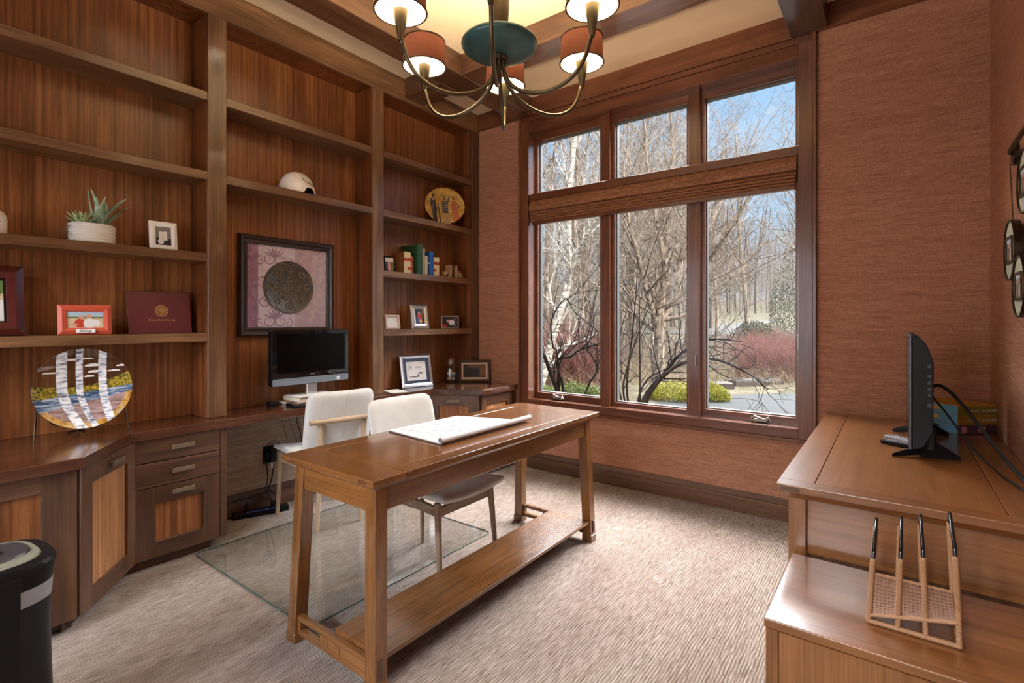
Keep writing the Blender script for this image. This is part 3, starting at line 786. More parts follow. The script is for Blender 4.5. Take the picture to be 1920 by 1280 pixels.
# ------------------------------------------------------------------ picture frames
def photo_mesh(name, w, h, y, base, shapes, parent, x0=0, z0=0):
    """a flat print: base colour and simple blobs, each a hair in front of the last; centre (x0, z0), facing -y"""
    mats = [base]; m = MB(); m.box(x0-w/2, x0+w/2, y-.0006, y, z0-h/2, z0+h/2)
    yy = y-.0007
    for s in shapes:
        k, cx, cy, rx, ry, mat = s
        if mat not in mats: mats.append(mat)
        m.mi = mats.index(mat)
        cx = x0+cx*w; cz = z0+cy*h; rx *= w; ry *= h
        if k == 'e': pts = [(cx+rx*math.cos(a*PI/8), yy, cz+ry*math.sin(a*PI/8)) for a in range(16)]
        else: pts = [(cx-rx, yy, cz-ry), (cx+rx, yy, cz-ry), (cx+rx, yy, cz+ry), (cx-rx, yy, cz+ry)]
        m.raw(pts, [tuple(range(len(pts)))]); yy -= .0002
    return m.build(name, mats, parent)
def rect(w, h, z0=0): return [(-w/2, z0), (w/2, z0), (w/2, z0+h), (-w/2, z0+h)]
def frame(label, loc, face, w, h, b, mat, depth=.018, tilt=8, name='picture_frame', cat='picture frame', matb=None, mb=.0, inner=None, base=None, shapes=(), bev=.003, glass=True, round_=0, group=None):
    t = thing(name, label, cat, loc, R(face+90), group, None, R(-tilt))
    m = MB(); o = rect(w, h); i = [( -w/2+b, b), (w/2-b, b), (w/2-b, h-b), (-w/2+b, h-b)]
    n = 4; mid = [(p[0]*.5+q[0]*.5, p[1]*.5+q[1]*.5) for p, q in zip(o, i)]
    vs = []; fs = []
    loops = [(o, 0), (o, -depth*.55), (mid, -depth), (i, -depth*.72), (i, -depth*.25)]
    for lp, y in loops: vs += [(p[0], y, p[1]) for p in lp]
    for k in range(len(loops)-1):
        for a in range(4):
            a2 = (a+1) % 4; fs.append((k*4+a, k*4+a2, (k+1)*4+a2, (k+1)*4+a))
    m._add(vs, fs, .0008); m.build('frame', mat, t)
    m = MB(); m.box(-w/2+b*.6, w/2-b*.6, -depth*.25, 0, b*.6, h-b*.6); m.build('backing', blk_soft, t)
    iw, ih = w-2*b, h-2*b; y = -depth*.26
    if matb is not None:
        m = MB(); q = mb
        m.ring([(-iw/2-.001, b-.001), (iw/2+.001, b-.001), (iw/2+.001, h-b+.001), (-iw/2-.001, h-b+.001)], [(-iw/2+q, b+q), (iw/2-q, b+q), (iw/2-q, h-b-q), (-iw/2+q, h-b-q)], 'y', y-.0022, y-.0003)
        m.build('mat_board', matb, t); iw -= 2*q; ih -= 2*q
    if base is not None: photo_mesh('photo', iw, ih, y-.0004, base, shapes, t, 0, h/2)
    if glass:
        m = MB(); g = rect(w-2*b, h-2*b, b); m.raw([(p[0], y-.004, p[1]) for p in g], [(0, 1, 2, 3)]); m.build('glass', frame_glass, t)
    # easel leg behind
    m = MB(); m.hexa([(-.012, .0, 0), (.012, .0, 0), (.012, .004, h*.6), (-.012, .004, h*.6)], [(-.012, h*.28+.003, -h*.0), (.012, h*.28+.003, 0), (.012, .007, h*.6), (-.012, .007, h*.6)])
    return t
skin = col('photo_skin', 205, 150, 120, .6); sky_b = col('photo_sky', 170, 190, 205, .6); grn = col('photo_green', 96, 120, 60, .6); wht = col('photo_white', 225, 222, 220, .6)
rd = col('photo_red', 190, 60, 40, .6); dk_ = col('photo_dark', 35, 30, 32, .6); sand = col('photo_sand', 205, 180, 150, .6); navy = col('photo_navy', 40, 55, 85, .6); gry = col('photo_gray', 120, 116, 112, .6); brn = col('photo_brown', 110, 78, 52, .6); pink = col('photo_pink', 215, 150, 150, .6); blu = col('photo_blue', 70, 105, 160, .6)
S = SH
frame('white card frame holding a black and white wedding photo, right of the succulent pot', (-3.30, 1.105, S[2]+.0005), -4, .135, .165, .030, white_card, .014, 7, base=dk_,
      shapes=(('r', 0, .2, .5, .3, gry), ('e', -.16, .28, .07, .07, gry), ('e', .1, .3, .07, .06, gry), ('r', -.16, -.1, .12, .34, wht), ('e', -.16, -.3, .2, .14, wht), ('r', .12, .02, .13, .24, wht), ('r', .3, .0, .04, .2, gry)), glass=False)
burg = plain('burgundy_lacquer', L(.075, .012, .010), .16, .6, coat=.5)
frame('burgundy lacquer picture frame with beaded edge at the far left of its shelf', (-3.295, .385, S[3]+.0005), 0, .292, .33, .062, burg, .03, 9, matb=blk, mb=.008, base=wht, shapes=(('r', 0, .3, .5, .2, grn), ('r', 0, .1, .5, .08, sand), ('e', -.2, .0, .18, .3, navy), ('e', -.2, .32, .1, .1, skin), ('e', .25, .2, .2, .2, grn)))
fr = frame('red-orange picture frame with a photo of two people on the beach', (-3.275, .752, S[3]+.0005), -6, .212, .152, .034, col('coral_red_paint', 186, 78, 54, .4), .016, 9, base=sand,
      shapes=(('r', 0, .32, .5, .18, sky_b), ('r', 0, .14, .5, .05, grn), ('e', -.14, -.2, .15, .28, rd), ('e', .12, -.22, .17, .3, wht), ('e', -.1, .16, .07, .13, skin), ('e', .1, .2, .08, .14, skin), ('e', .32, -.2, .1, .2, wht), ('e', -.3, -.3, .1, .08, skin)))
m = MB(); m.box(-.038, .038, -.0225, -.019, .007, .027, .002)
for i in range(7): m.lathe([(0, -.0015), (.006, -.0015), (.006, .0015), (0, .0015)], 10, (-.036+.012*i, -.021, .007)) if False else None
pl_ = m.build('name_plate', white_card, fr)
text('lettering', 'Siblings', .017, black_ink, pl_, (0, -.0229, .017), (R(90), 0, 0))
# diploma cover
dip = thing('diploma_cover', 'maroon diploma cover with gold seal leaning on the bookcase back', 'diploma cover', (-3.315, 1.10, S[3]+.0005), R(90), None, None, R(-10))
maroon = plain('maroon_leatherette', L(.105, .016, .022), .42, .4, var=.1, scale=300, bump=.2)
m = MB(); m.box(-.155, .155, -.006, -.001, 0, .238, .0012); m.build('front_cover', maroon, dip)
m = MB(); m.box(-.155, .155, .001, .006, 0, .238, .0012); m.box(-.155, -.150, -.004, .004, 0, .238, .001); m.build('back_cover', maroon, dip)
m = MB()
def ringy(m, r0, r1, cx, cz, y, n=32):
    vs = [(cx+r*math.cos(2*PI*k/n), y, cz+r*math.sin(2*PI*k/n)) for r in (r0, r1) for k in range(n)]
    m.raw(vs, [(k, (k+1) % n, n+(k+1) % n, n+k) for k in range(n)])
yy = -.0063
ringy(m, .031, .033, .005, .128, yy); ringy(m, .020, .0215, .005, .128, yy)
for k in range(28):
    a = 2*PI*k/28; c_ = (.005+.026*math.cos(a), .128+.026*math.sin(a)); d_ = .0021
    m.raw([(c_[0]-d_, yy, c_[1]-d_), (c_[0]+d_*.6, yy, c_[1]-d_), (c_[0]+d_*.6, yy, c_[1]+d_), (c_[0]-d_, yy, c_[1]+d_)], [(0, 1, 2, 3)])
for k in range(10):
    a = 2*PI*k/10; m.raw([(.005, yy, .128), (.005+.016*math.cos(a-.16), yy, .128+.016*math.sin(a-.16)), (.005+.018*math.cos(a), yy, .128+.018*math.sin(a)), (.005+.016*math.cos(a+.16), yy, .128+.016*math.sin(a+.16))], [(0, 1, 2, 3)])
m.build('gold_seal', gold_ink, dip)
text('lettering', 'Arizona State University', .0135, gold_ink, dip, (.005, -.0066, .076), (R(90), 0, 0))

# white inscribed jar cut off at the picture's edge
mg = thing('ceramic_jar', 'white inscribed ceramic jar at the left end of the succulent shelf', 'jar', (-3.29, .415, S[2]+.0005))
m = MB(); m.lathe([(0, 0), (.05, 0), (.056, .006), (.057, .06), (.055, .085), (.044, .104), (.02, .112), (0, .113)], 32); m.build('body', white_gloss, mg, smooth=60)
text('lettering', 'ER', .03, plain('slate_ink', L(.12, .13, .16), .6), mg, (.0545, .012, .062), (R(90), 0, R(105)))

# succulents in a ribbed white pot
sp = thing('succulent_planter', 'oval white ridged pot of green succulents on the bookcase shelf', 'potted plant', (-3.295, .785, S[2]+.0005))
m = MB(); pr_ = [(0, 0), (.086, 0)]
for k in range(6):
    z0 = .003+k*.0155; pr_ += [(.090, z0), (.0945, z0+.005), (.0945, z0+.011), (.0895, z0+.0145)]
pr_ += [(.091, .098), (.084, .099), (.082, .085), (0, .085)]
m.lathe(pr_, 48, sx=.72, sy=1.03); m.build('pot', plain('white_ridged_ceramic', L(.72, .69, .63), .6, .3), sp, smooth=50)
m = MB(); m.lathe([(0, .088), (.08, .088), (.08, .08), (0, .08)], 32, sx=.72, sy=1.03); m.build('soil', brn, sp)
def leafm(name, c0, c1):
    t = NT(name); v = t.coord((1, 1, 1)); g = t.noise(v, 30, 3); t.bsdf(t.ramp(g, [(.35, c0), (.65, c1)]), .42, .4); return t.m
aloe_m = leafm('aloe_leaf', L(.20, .32, .21), L(.42, .54, .39)); ros_m = leafm('rosette_leaf', L(.22, .32, .11), L(.48, .56, .30))
def blade(m, p, az, el0, el1, ln, w, th):
    pts = []; q = Vector(p); k = 9
    for i in range(k+1):
        pts.append(q.copy()); e = el0+(el1-el0)*i/k; q = q+Vector((math.cos(az)*math.cos(e), math.sin(az)*math.cos(e), math.sin(e)))*(ln/k)
    side = Vector((-math.sin(az), math.cos(az), 0)); vs = []; fs = []
    for i, q in enumerate(pts):
        t_ = i/k; ww = w*(.75+.6*t_ if t_ < .25 else .9*(1-((t_-.25)/.75)**1.4)+.01)*.5; d = (pts[min(i+1, k)]-pts[max(i-1, 0)]).normalized(); up = side.cross(d)*-1
        vs += [q-side*ww, q-up*th*(1-t_*.8)-side*ww*.1, q+side*ww, q+up*th*.15*(1-t_)]
    for i in range(k):
        for j in range(4): fs.append((i*4+j, i*4+(j+1) % 4, (i+1)*4+(j+1) % 4, (i+1)*4+j))
    m._add(vs, fs)
rr = random.Random(4); m = MB()
for az, e0, e1, ln, w in ((80, 70, 40, .20, .036), (60, 62, 42, .21, .034), (95, 54, 32, .20, .030), (-70, 82, 65, .20, .034), (-100, 70, 88, .19, .030), (20, 80, 62, .17, .036), (0, 62, 45, .15, .040), (150, 70, 50, .18, .03), (120, 50, 25, .17, .026), (-30, 86, 75, .16, .03)):
    blade(m, (rr.uniform(-.012, .012), .030+rr.uniform(-.012, .012), .085), R(az), R(e0), R(e1), ln, w*1.5, .013)
m.build('aloe', aloe_m, sp, smooth=60)
m = MB()
for ring_, (n_, el, ln) in enumerate(((5, 75, .05), (7, 52, .062), (9, 30, .07), (9, 12, .065))):
    for k in range(n_): blade(m, (.02, -.045, .088), 2*PI*(k+.3*ring_)/n_, R(el+8), R(el+24), ln*1.2, .030, .008)
m.build('rosette', ros_m, sp, smooth=60)
m = MB()
for k in range(26): blade(m, (rr.uniform(-.04, .03), rr.uniform(-.085, -.03), .086), rr.uniform(0, 6.28), R(rr.uniform(10, 50)), R(rr.uniform(30, 80)), rr.uniform(.03, .055), .006, .002)
m.build('filler_leaves', leafm('filler_leaf', L(.05, .09, .04), L(.13, .19, .09)), sp)
m = MB()
for k in range(3): m.tube([(.02, -.085, .09), (.03, -.105-.006*k, .06), (.035, -.125-.008*k, .028+.004*k)], .0008, 4)
m.build('trailing_stem', pewter, sp)

# glass birch plate on a wire stand
gp = thing('art_glass_plate', 'round painted glass plate with white birch trunks on the counter', 'glass plate', (-3.25, .735, .97), R(90), None, None, R(-9))
rp_ = .200
def dish(r): return -.002-.034*(r/rp_)**2.4
def disc_part(name, test, off, mat, n=150):
    m = MB(); 
    vs = {}; V = []; F = []
    st = 2*rp_/n
    def vid(i, j):
        if (i, j) not in vs:
            x = -rp_+i*st; z = -rp_+j*st; r = math.hypot(x, z)
            if r > rp_*.985: x *= rp_*.985/r; z *= rp_*.985/r; r = rp_*.985
            vs[(i, j)] = len(V); V.append((x, dish(r)-off, z))
        return vs[(i, j)]
    for i in range(n):
        for j in range(n):
            x = -rp_+(i+.5)*st; z = -rp_+(j+.5)*st
            if math.hypot(x, z) < rp_*.985 and test(x/rp_, z/rp_): F.append((vid(i, j), vid(i+1, j), vid(i+1, j+1), vid(i, j+1)))
    m.raw(V, F); return m.build(name, mat, gp, smooth=180)
m = MB(); nr = 14; n = 64
for (sgn, q) in ((1, 0),):
    V = []; F = []
    for side, off in ((0, 0), (1, .006)):
        for i in range(nr+1):
            r = rp_*i/nr
            for k in range(n): a = 2*PI*k/n; V.append((r*math.cos(a), dish(r)+off, r*math.sin(a)))
    N = (nr+1)*n
    for side in (0, 1):
        for i in range(nr):
            for k in range(n):
                k2 = (k+1) % n; a = side*N+i*n
                F.append((a+k, a+k2, a+n+k2, a+n+k) if side == 0 else (a+k, a+n+k, a+n+k2, a+k2))
    for k in range(n): k2 = (k+1) % n; F.append((nr*n+k, nr*n+k2, N+nr*n+k2, N+nr*n+k))
    m.raw(V, F)
bmesh.ops.remove_doubles(m.bm, verts=m.bm.verts, dist=1e-5)
m.build('glass', clear_glass, gp, smooth=50)
def painted(name, cs, sc, scale, st=(.4, .6)):
    t = NT(name); v = t.coord(sc, rnd=False); g = t.noise(v, scale, 4, .65, .6)
    t.bsdf(t.ramp(g, [(st[0]+(st[1]-st[0])*i/(len(cs)-1), c) for i, c in enumerate(cs)]), .25, .6); return t.m
birch_p = painted('painted_birch', [L(.03, .035, .06), L(.45, .48, .55), L(.85, .86, .88)], (12, 1, 55), 1.2, (.34, .56))
hill_p = painted('painted_gold_hill', [L(.04, .036, .010), L(.22, .165, .018), L(.44, .33, .035)], (1, 1, 1), 70, (.38, .62))
water_p = painted('painted_blue_water', [L(.03, .06, .12), L(.12, .20, .32), L(.45, .50, .58)], (10, 1, 60), 1.3)
shore_p = painted('painted_mauve_shore', [L(.20, .12, .10), L(.34, .22, .21), L(.42, .30, .30)], (6, 1, 30), 1.5)
gold_p = painted('painted_gold_rim', [L(.30, .15, .02), L(.55, .30, .05), L(.45, .32, .25)], (1, 1, 1), 30)
trunk = lambda x, z: any(abs(x-(c+s*max(0, -z)**1.5)) < w for c, s, w in ((-.40, .34, .105), (-.06, .26, .068), (.40, .14, .085)))
hill = lambda x, z: (z < .05+.34*max(0, x)**1.3+.10*max(0, -x-.2)) and z > -.10+.12*x
disc_part('painted_hill', lambda x, z: hill(x, z) and not trunk(x, z), .0012, hill_p)
disc_part('painted_water', lambda x, z: (-.34+.20*x < z < -.10+.12*x) and not trunk(x, z), .0012, water_p)
disc_part('painted_shore', lambda x, z: (z < -.34+.20*x) and math.hypot(x, z) < .86 and not trunk(x, z), .0012, shore_p)
disc_part('painted_rim', lambda x, z: (z < -.34+.20*x) and math.hypot(x, z) >= .86 and not trunk(x, z), .0012, gold_p)
disc_part('painted_birch_trunks', lambda x, z: trunk(x, z), .0020, birch_p, 170)
clouds = [(-.2, .72, .16, .035), (.22, .56, .17, .05), (.26, .41, .15, .04), (.14, .30, .1, .03), (.62, .40, .13, .03), (.80, .52, .12, .03), (.1, .74, .12, .03), (-.62, .42, .14, .03)]
disc_part('painted_clouds', lambda x, z: any(((x-c)/a)**2+((z-d)/b)**2 < 1 and z > d-b*.4 for c, d, a, b in clouds) and not trunk(x, z), .0014, wht, 170)
st_ = thing('plate_stand', 'dark wire easel holding the painted birch glass plate', 'plate stand', (-3.25, .735, CT))
m = MB()
for s in (-1, 1):
    m.tube([(.03, s*.185, .001), (-.005, s*.17, .155), (-.03, s*.168, .16)], .0045, 8)
m.build('front_leg', bronze, st_, smooth=50)
m = MB(); m.tube([(-.03, -.168, .16), (-.075, -.10, .06), (-.085, .0, .02), (-.075, .10, .06), (-.03, .168, .16)], .004, 8); m.build('cradle', bronze, st_, smooth=50)
m = MB(); m.tube([(-.085, -.03, .003), (-.135, -.03, .003), (-.145, 0, .003), (-.135, .03, .003), (-.085, .03, .003)], .003, 6); m.tube([(-.085, 0, .02), (-.085, 0, .003)], .003, 6); m.build('foot', bronze, st_, smooth=50)

# ------------------------------------------------------------------ middle bay
hm = thing('sports_helmet', 'glossy white helmet lettered with a name on the shelf above the framed medallion', 'helmet', (-3.315, 1.918, S[1]+.0005), R(90), None)
def hf(u, v):
    a = -PI/2+u*PI*2; e = v*PI/2
    x = .130*math.cos(a)*math.cos(e)**.9; y = .098*math.sin(a)*math.cos(e)**.9; z = .158*math.sin(e)**.95
    cut = 0
    if y < 0: cut = .046*math.exp(-((x-.040)/.040)**4)
    zz = z if z > cut else cut+(z-cut)*.0
    return (x, y, max(z, cut*(1-v*.3)) if v < .5 else z)
m = MB(); m.grid(hf, 72, 20); bmesh.ops.remove_doubles(m.bm, verts=m.bm.verts, dist=1e-5); shl = m.build('shell', white_gloss, hm, smooth=80)
m = MB(); m.grid(lambda u, v: tuple(c*.93 for c in hf(u, v)), 48, 12); m.build('liner', blk_soft, hm, smooth=80)
m = MB(); m.tube([(-.118, -.052, .002), (-.118, -.054, .045), (-.112, -.05, .06)], .004, 6); m.build('rear_strap', white_pl, hm, smooth=60)
cv = [('BOLANDER', .024, .034, .076, black_ink), ('///// + OO ^', .015, .012, .114, gray_ink)]
for body, size, x0, z0, mt in cv:
    e = math.asin(min(1, (z0/.158)**(1/.95))); yy = -.098*math.cos(e)**.9*math.sqrt(max(0, 1-(x0/(.130*math.cos(e)**.9))**2))
    text('lettering', body, size, mt, hm, (x0, yy-.006, z0), (R(90-math.degrees(e)*.9), R(10), R(18)))
# framed medallion
pf_ = thing('framed_art', 'large dark framed medallion on lilac damask hanging above the computer', 'framed picture', (XBK+.001, 1.912, 1.545), R(90))
W2, H2, bb = .70, .675, .058
m = MB(); o = [(-W2/2, -H2/2), (W2/2, -H2/2), (W2/2, H2/2), (-W2/2, H2/2)]
def ins(d): return [(x-math.copysign(d, x), z-math.copysign(d, z)) for x, z in o]
loops = [(o, 0), (o, -.022), (ins(.010), -.034), (ins(.026), -.030), (ins(.034), -.020), (ins(.046), -.022), (ins(.054), -.016), (ins(bb), -.014), (ins(bb), -.004)]
vs = []; fs = []
for lp, y in loops: vs += [(p[0], y, p[1]) for p in lp]
for k in range(len(loops)-1):
    for a in range(4): fs.append((k*4+a, k*4+(a+1) % 4, (k+1)*4+(a+1) % 4, (k+1)*4+a))
m._add(vs, fs); m.build('frame', plain('espresso_frame', L(.035, .020, .016), .3, .5), pf_)
iw, ih = W2-2*bb, H2-2*bb
def stripe(name, x0, x1, m_):
    m = MB(); m.box(x0, x1, -.006, 0, -ih/2, ih/2); return m.build(name, m_, pf_)
def mottled(name, a, b, sc=24):
    t = NT(name); v = t.coord((1, 1, 1)); g = t.noise(v, sc, 5, .65); t.bsdf(t.ramp(g, [(.35, a), (.62, b)]), .7, .2); return t.m
stripe('purple_band', -iw/2, -iw/2+.075, mottled('plum_paper', L(.24, .12, .19), L(.40, .24, .33)))
stripe('damask_band', -iw/2+.075, .045, mottled('lilac_paper', L(.55, .46, .54), L(.68, .60, .66)))
stripe('mauve_band', .045, iw/2, mottled('mauve_paper', L(.42, .29, .32), L(.54, .41, .43)))
m = MB()
def scroll(cx, cz, r, turns, sgn, a0):
    pts = []
    for k in range(26):
        t_ = k/25; a = a0+sgn*turns*2*PI*t_; q = r*(1-t_*.85); pts.append((cx+q*math.cos(a), -.0066, cz+q*math.sin(a)))
    m.tube(pts, [.0045*(1-.6*k/25) for k in range(26)], 5)
for cz in (.19, -.235):
    for s in (-1, 1):
        scroll(-.10+s*.045, cz, .045, 1.2, s, PI/2+s*1.2); scroll(-.10+s*.10, cz-.02, .035, 1.1, -s, PI/2)
    for k in range(6):
        a = R(30+24*k); m.tube([(-.10, -.0066, cz+.01), (-.10+.04*math.cos(a), -.0066, cz+.01+.04*math.sin(a)), (-.10+.085*math.cos(a+.12), -.0066, cz+.01+.085*math.sin(a+.12))], [.003, .007, .001], 5)
scroll(-.19, .02, .05, 1.1, 1, 0); scroll(-.18, -.10, .05, 1.2, -1, 1)
m.build('damask_pattern', mottled('damask_ink', L(.36, .25, .34), L(.44, .32, .40)), pf_)
m = MB(); rm = .184
m.lathe([(0, 0), (rm, 0), (rm, .008), (rm-.004, .012), (rm-.010, .008), (0, .008)], 64)
for v_ in m.bm.verts: v_.co = Vector((v_.co.x, -.006-v_.co.z, v_.co.y))
md = m.build('medallion', plain('blackened_bronze', L(.10, .095, .085), .42, .5, .6, var=.3, scale=60), pf_, smooth=40)
m = MB()
def onm(r, a): return (r*math.cos(a), -.0150, r*math.sin(a))
m.tube([onm(.046, 2*PI*k/32) for k in range(32)], .004, 6, closed=True)
m.tube([onm(rm-.002, 2*PI*k/48) for k in range(48)], .0022, 6, closed=True)
for k in range(8):
    a = 2*PI*k/8
    m.tube([onm(.008, a), onm(.022, a+.12), onm(.036, a), onm(.022, a-.12), onm(.008, a)], .0025, 5)
    m.tube([onm(.172-.032*abs(math.sin(4*(q/16*PI/4*1)))*0-.034*math.sin(PI*q/16)**.6*0-.03*(1-math.sin(PI*q/16)), a+q/16*PI/4) for q in range(17)], .0028, 5)
    b = a+PI/8*.0
    m.tube([onm(.05, b), onm(.08, b+.10), onm(.108, b)], .0026, 5)
    for s in (-1, 1):
        m.tube([onm(.108, b), onm(.118, b+s*.16), onm(.138, b+s*.20), onm(.146, b+s*.10)], [.003, .0055, .004, .002], 5)
        m.tube([onm(.085, b+s*.05), onm(.094, b+s*.22), onm(.082, b+s*.32)], [.002, .0055, .002], 5)
        m.tube([onm(.07, b+s*.02), onm(.072, b+s*.25), onm(.062, b+s*.36)], [.002, .005, .002], 5)
    m.tube([onm(.112, b), onm(.135, b), onm(.152, b)], [.003, .007, .002], 5)
m.build('scrollwork', plain('burnished_bronze', L(.26, .20, .12), .38, .5, .8), md, smooth=60)
m = MB(); m.raw([(-iw/2, -.0205, -ih/2), (iw/2, -.0205, -ih/2), (iw/2, -.0205, ih/2), (-iw/2, -.0205, ih/2)], [(0, 1, 2, 3)]); m.build('glass', frame_glass, pf_)

# all-in-one computer on two books
bk1 = plain('tan_book_cover', L(.42, .27, .15), .6); bk2 = plain('brown_book_cover', L(.30, .18, .10), .6); pages = plain('book_pages', L(.70, .63, .52), .8)
def flat_book(label, x0, x1, y0, y1, z0, z1, cov, rz=0):
    t = thing('book', label, 'book', ((x0+x1)/2, (y0+y1)/2, z0), rz, 'books under the computer'); w, d, h = (x1-x0)/2, (y1-y0)/2, z1-z0
    m = MB(); m.box(-w, w, -d, d, 0, .0035, .0008); m.box(-w, w, -d, d, h-.0035, h, .0008); m.box(-w, -w+.004, -d, d, 0, h, .0008); m.build('cover', cov, t)
    m = MB(); m.box(-w+.004, w-.004, -d+.003, d-.003, .0036, h-.0036); m.build('page_block', pages, t); return t
flat_book('lower wide tan book under the computer stand', -3.40, -3.165, 1.83, 2.13, CT+.0005, CT+.022, bk2)
flat_book('upper thick book with white pages under the computer stand', -3.385, -3.18, 1.855, 2.11, CT+.0230, CT+.055, bk1)
pc = thing('desktop_computer', 'black all-in-one computer screen with gray chin on the counter', 'computer', (-3.25, 1.985, CT+.0555), R(90))
m = MB(); m.box(-.135, .135, -.085, .10, 0, .010, .004, 2); m.build('base', white_pl, pc)
m = MB(); m.box(-.04, .04, -.012, .012, .009, .115, .003); m.build('neck', silver, pc)
def rrect(w, h, r, z0, n=5):
    out = []
    for cx, cz, a0 in ((w/2-r, z0+h-r, 0), (-w/2+r, z0+h-r, 90), (-w/2+r, z0+r, 180), (w/2-r, z0+r, 270)):
        for k in range(n+1): a = R(a0+90*k/n); out.append((cx+r*math.cos(a), cz+r*math.sin(a)))
    return out
m = MB(); m.prism(rrect(.582, .372, .018, .082), 'y', -.018, .028, .002); m.build('housing', blk, pc, smooth=40)
m = MB(); m.prism(rrect(.574, .316, .014, .134), 'y', -.0192, -.0178); sg = m.build('front_glass', plain('black_screen_glass', L(.006, .006, .008), .03, .6), pc)
m = MB(); m.box(-.258, .258, -.0199, -.0193, .166, .428); m.build('screen', plain('dark_screen', L(.0, .0, .0), .25, .2), pc)
m = MB(); m.prism(rrect(.574, .046, .010, .085), 'y', -.0192, -.0178); m.build('chin', plain('blue_gray_chin', L(.23, .27, .31), .35, .5, .3), pc)
text('lettering', 'DELL', .016, silver, pc, (.0, -.0200, .150), (R(90), 0, 0))
m = MB(); m.box(.19, .212, -.0199, -.0193, .094, .116); m.build('sticker', white_card, pc)
kb = thing('keyboard', 'black keyboard on the counter in front of the computer', 'keyboard', (-3.175, 2.0, CT+.0005), R(87))
m = MB(); m.hexa([(-.20, -.055, 0), (.20, -.055, 0), (.20, .075, 0), (-.20, .075, 0)], [(-.20, -.055, .010), (.20, -.055, .010), (.20, .075, .020), (-.20, .075, .020)], .002); m.build('case', blk, kb)
m = MB()
for i in range(20):
    for j in range(5):
        x = -.19+.0192*i; y = -.045+.0225*j; z = .010+.010*(y+.055)/.13
        m.box(x, x+.0165, y, y+.019, z-.001, z+.005, .0015)
m.build('keys', plain('key_caps', L(.03, .03, .034), .45), kb)
wc = thing('webcam', 'small black device lying on the counter left of the computer books', 'computer accessory', (-3.33, 1.745, CT+.0005))
m = MB(); m.box(-.03, .03, -.025, .025, 0, .03, .008, 2); m.build('body', blk, wc); m = MB(); m.tube([(-.02, .02, .02), (-.05, .06, .012), (-.04, .095, .006), (-.075, .1, .008)], .003, 6); m.build('cable', blk_soft, wc)

# ------------------------------------------------------------------ right bay, from the top
ap = thing('painted_plate', 'oval golden plate painted with three robed women on the upper right shelf', 'plate', (-3.288, 3.34, S[1]+.178), R(55), None, None, R(-8))
m = MB(); m.lathe([(0, 0), (.12, .002), (.172, .014), (.172, .018), (.12, .007), (0, .005)], 56)
for v_ in m.bm.verts: v_.co = Vector((v_.co.x*1.06, -v_.co.z, v_.co.y*.98))
m.build('dish', mottled('golden_glaze', L(.36, .16, .03), L(.66, .42, .10), 18), ap, smooth=60)
def sil(name, polys, off, mat):
    m = MB()
    for pl in polys:
        pts = [(x*.178, -.0078-.012*min(1, (math.hypot(x, z)))**3.2-off, z*.186-.004) for x, z in pl]; m.raw(pts, [tuple(range(len(pts)))])
    return m.build(name, mat, ap)
def ov(cx, cz, rx, rz, n=12): return [(cx+rx*math.cos(2*PI*k/n), cz+rz*math.sin(2*PI*k/n)) for k in range(n)]
pd_ = plain('painted_dark', L(.035, .025, .035), .35); pr2 = plain('painted_rust', L(.38, .09, .03), .35); pt_ = plain('painted_tan', L(.42, .24, .10), .35); pw = plain('painted_cream', L(.66, .55, .38), .35)
sil('painted_robe', [ov(-.60, .50, .06, .11), [(-.74, .36), (-.50, .36), (-.42, -.10), (-.44, -.5), (-.36, -.85), (-.62, -.72), (-.72, -.1)], [(-.40, .3), (-.36, .3), (-.20, -.9), (-.28, -.9)]], .001, pd_)
sil('painted_robe', [ov(-.02, .38, .06, .1), [(-.16, .24), (.16, .24), (.18, -.36), (-.14, -.36)], [(.12, .22), (.2, .5), (.16, .56), (.24, .5), (.2, .2)]], .001, pd_)
sil('painted_robe', [[(.36, .28), (.58, .28), (.66, -.12), (.76, -.6), (.42, -.85), (.34, -.2)]], .001, pr2)
sil('painted_skirt', [[(-.14, -.36), (.18, -.36), (.34, -.95), (-.10, -.97)]], .0012, pt_)
sil('painted_face', [ov(.46, .43, .055, .1), [(.58, .24), (.78, .02), (.70, -.06), (.6, .02), (.72, .04), (.58, .16)]], .0014, brn)
sil('painted_basket', [[(-.28, .58), (.14, .54), (.02, .42), (-.14, .44)]], .0012, plain('painted_olive', L(.22, .16, .04), .35))
sil('painted_collar', [[(-.70, .32), (-.52, .32), (-.54, .27), (-.68, .27)], [(-.72, -.06), (-.45, -.08), (-.45, -.12), (-.72, -.1)]]+[ov(-.08+.08*(i % 4)-.02, .16-.12*(i//4), .022, .018, 6) for i in range(16)], .0016, pw)
pst = thing('plate_stand', 'small dark easel under the golden plate of robed women', 'plate stand', (-3.288, 3.34, S[1]+.0005), R(55))
m = MB()
for s in (-1, 1): m.tube([(s*.05, -.055, .022), (s*.05, -.05, .003), (s*.045, .01, .012), (s*.02, .05, .10)], .0035, 6)
m.tube([(0, .05, .10), (0, .09, .002)], .003, 6); m.tube([(-.05, -.02, .006), (.05, -.02, .006)], .003, 6); m.build('easel', bronze, pst, smooth=60)

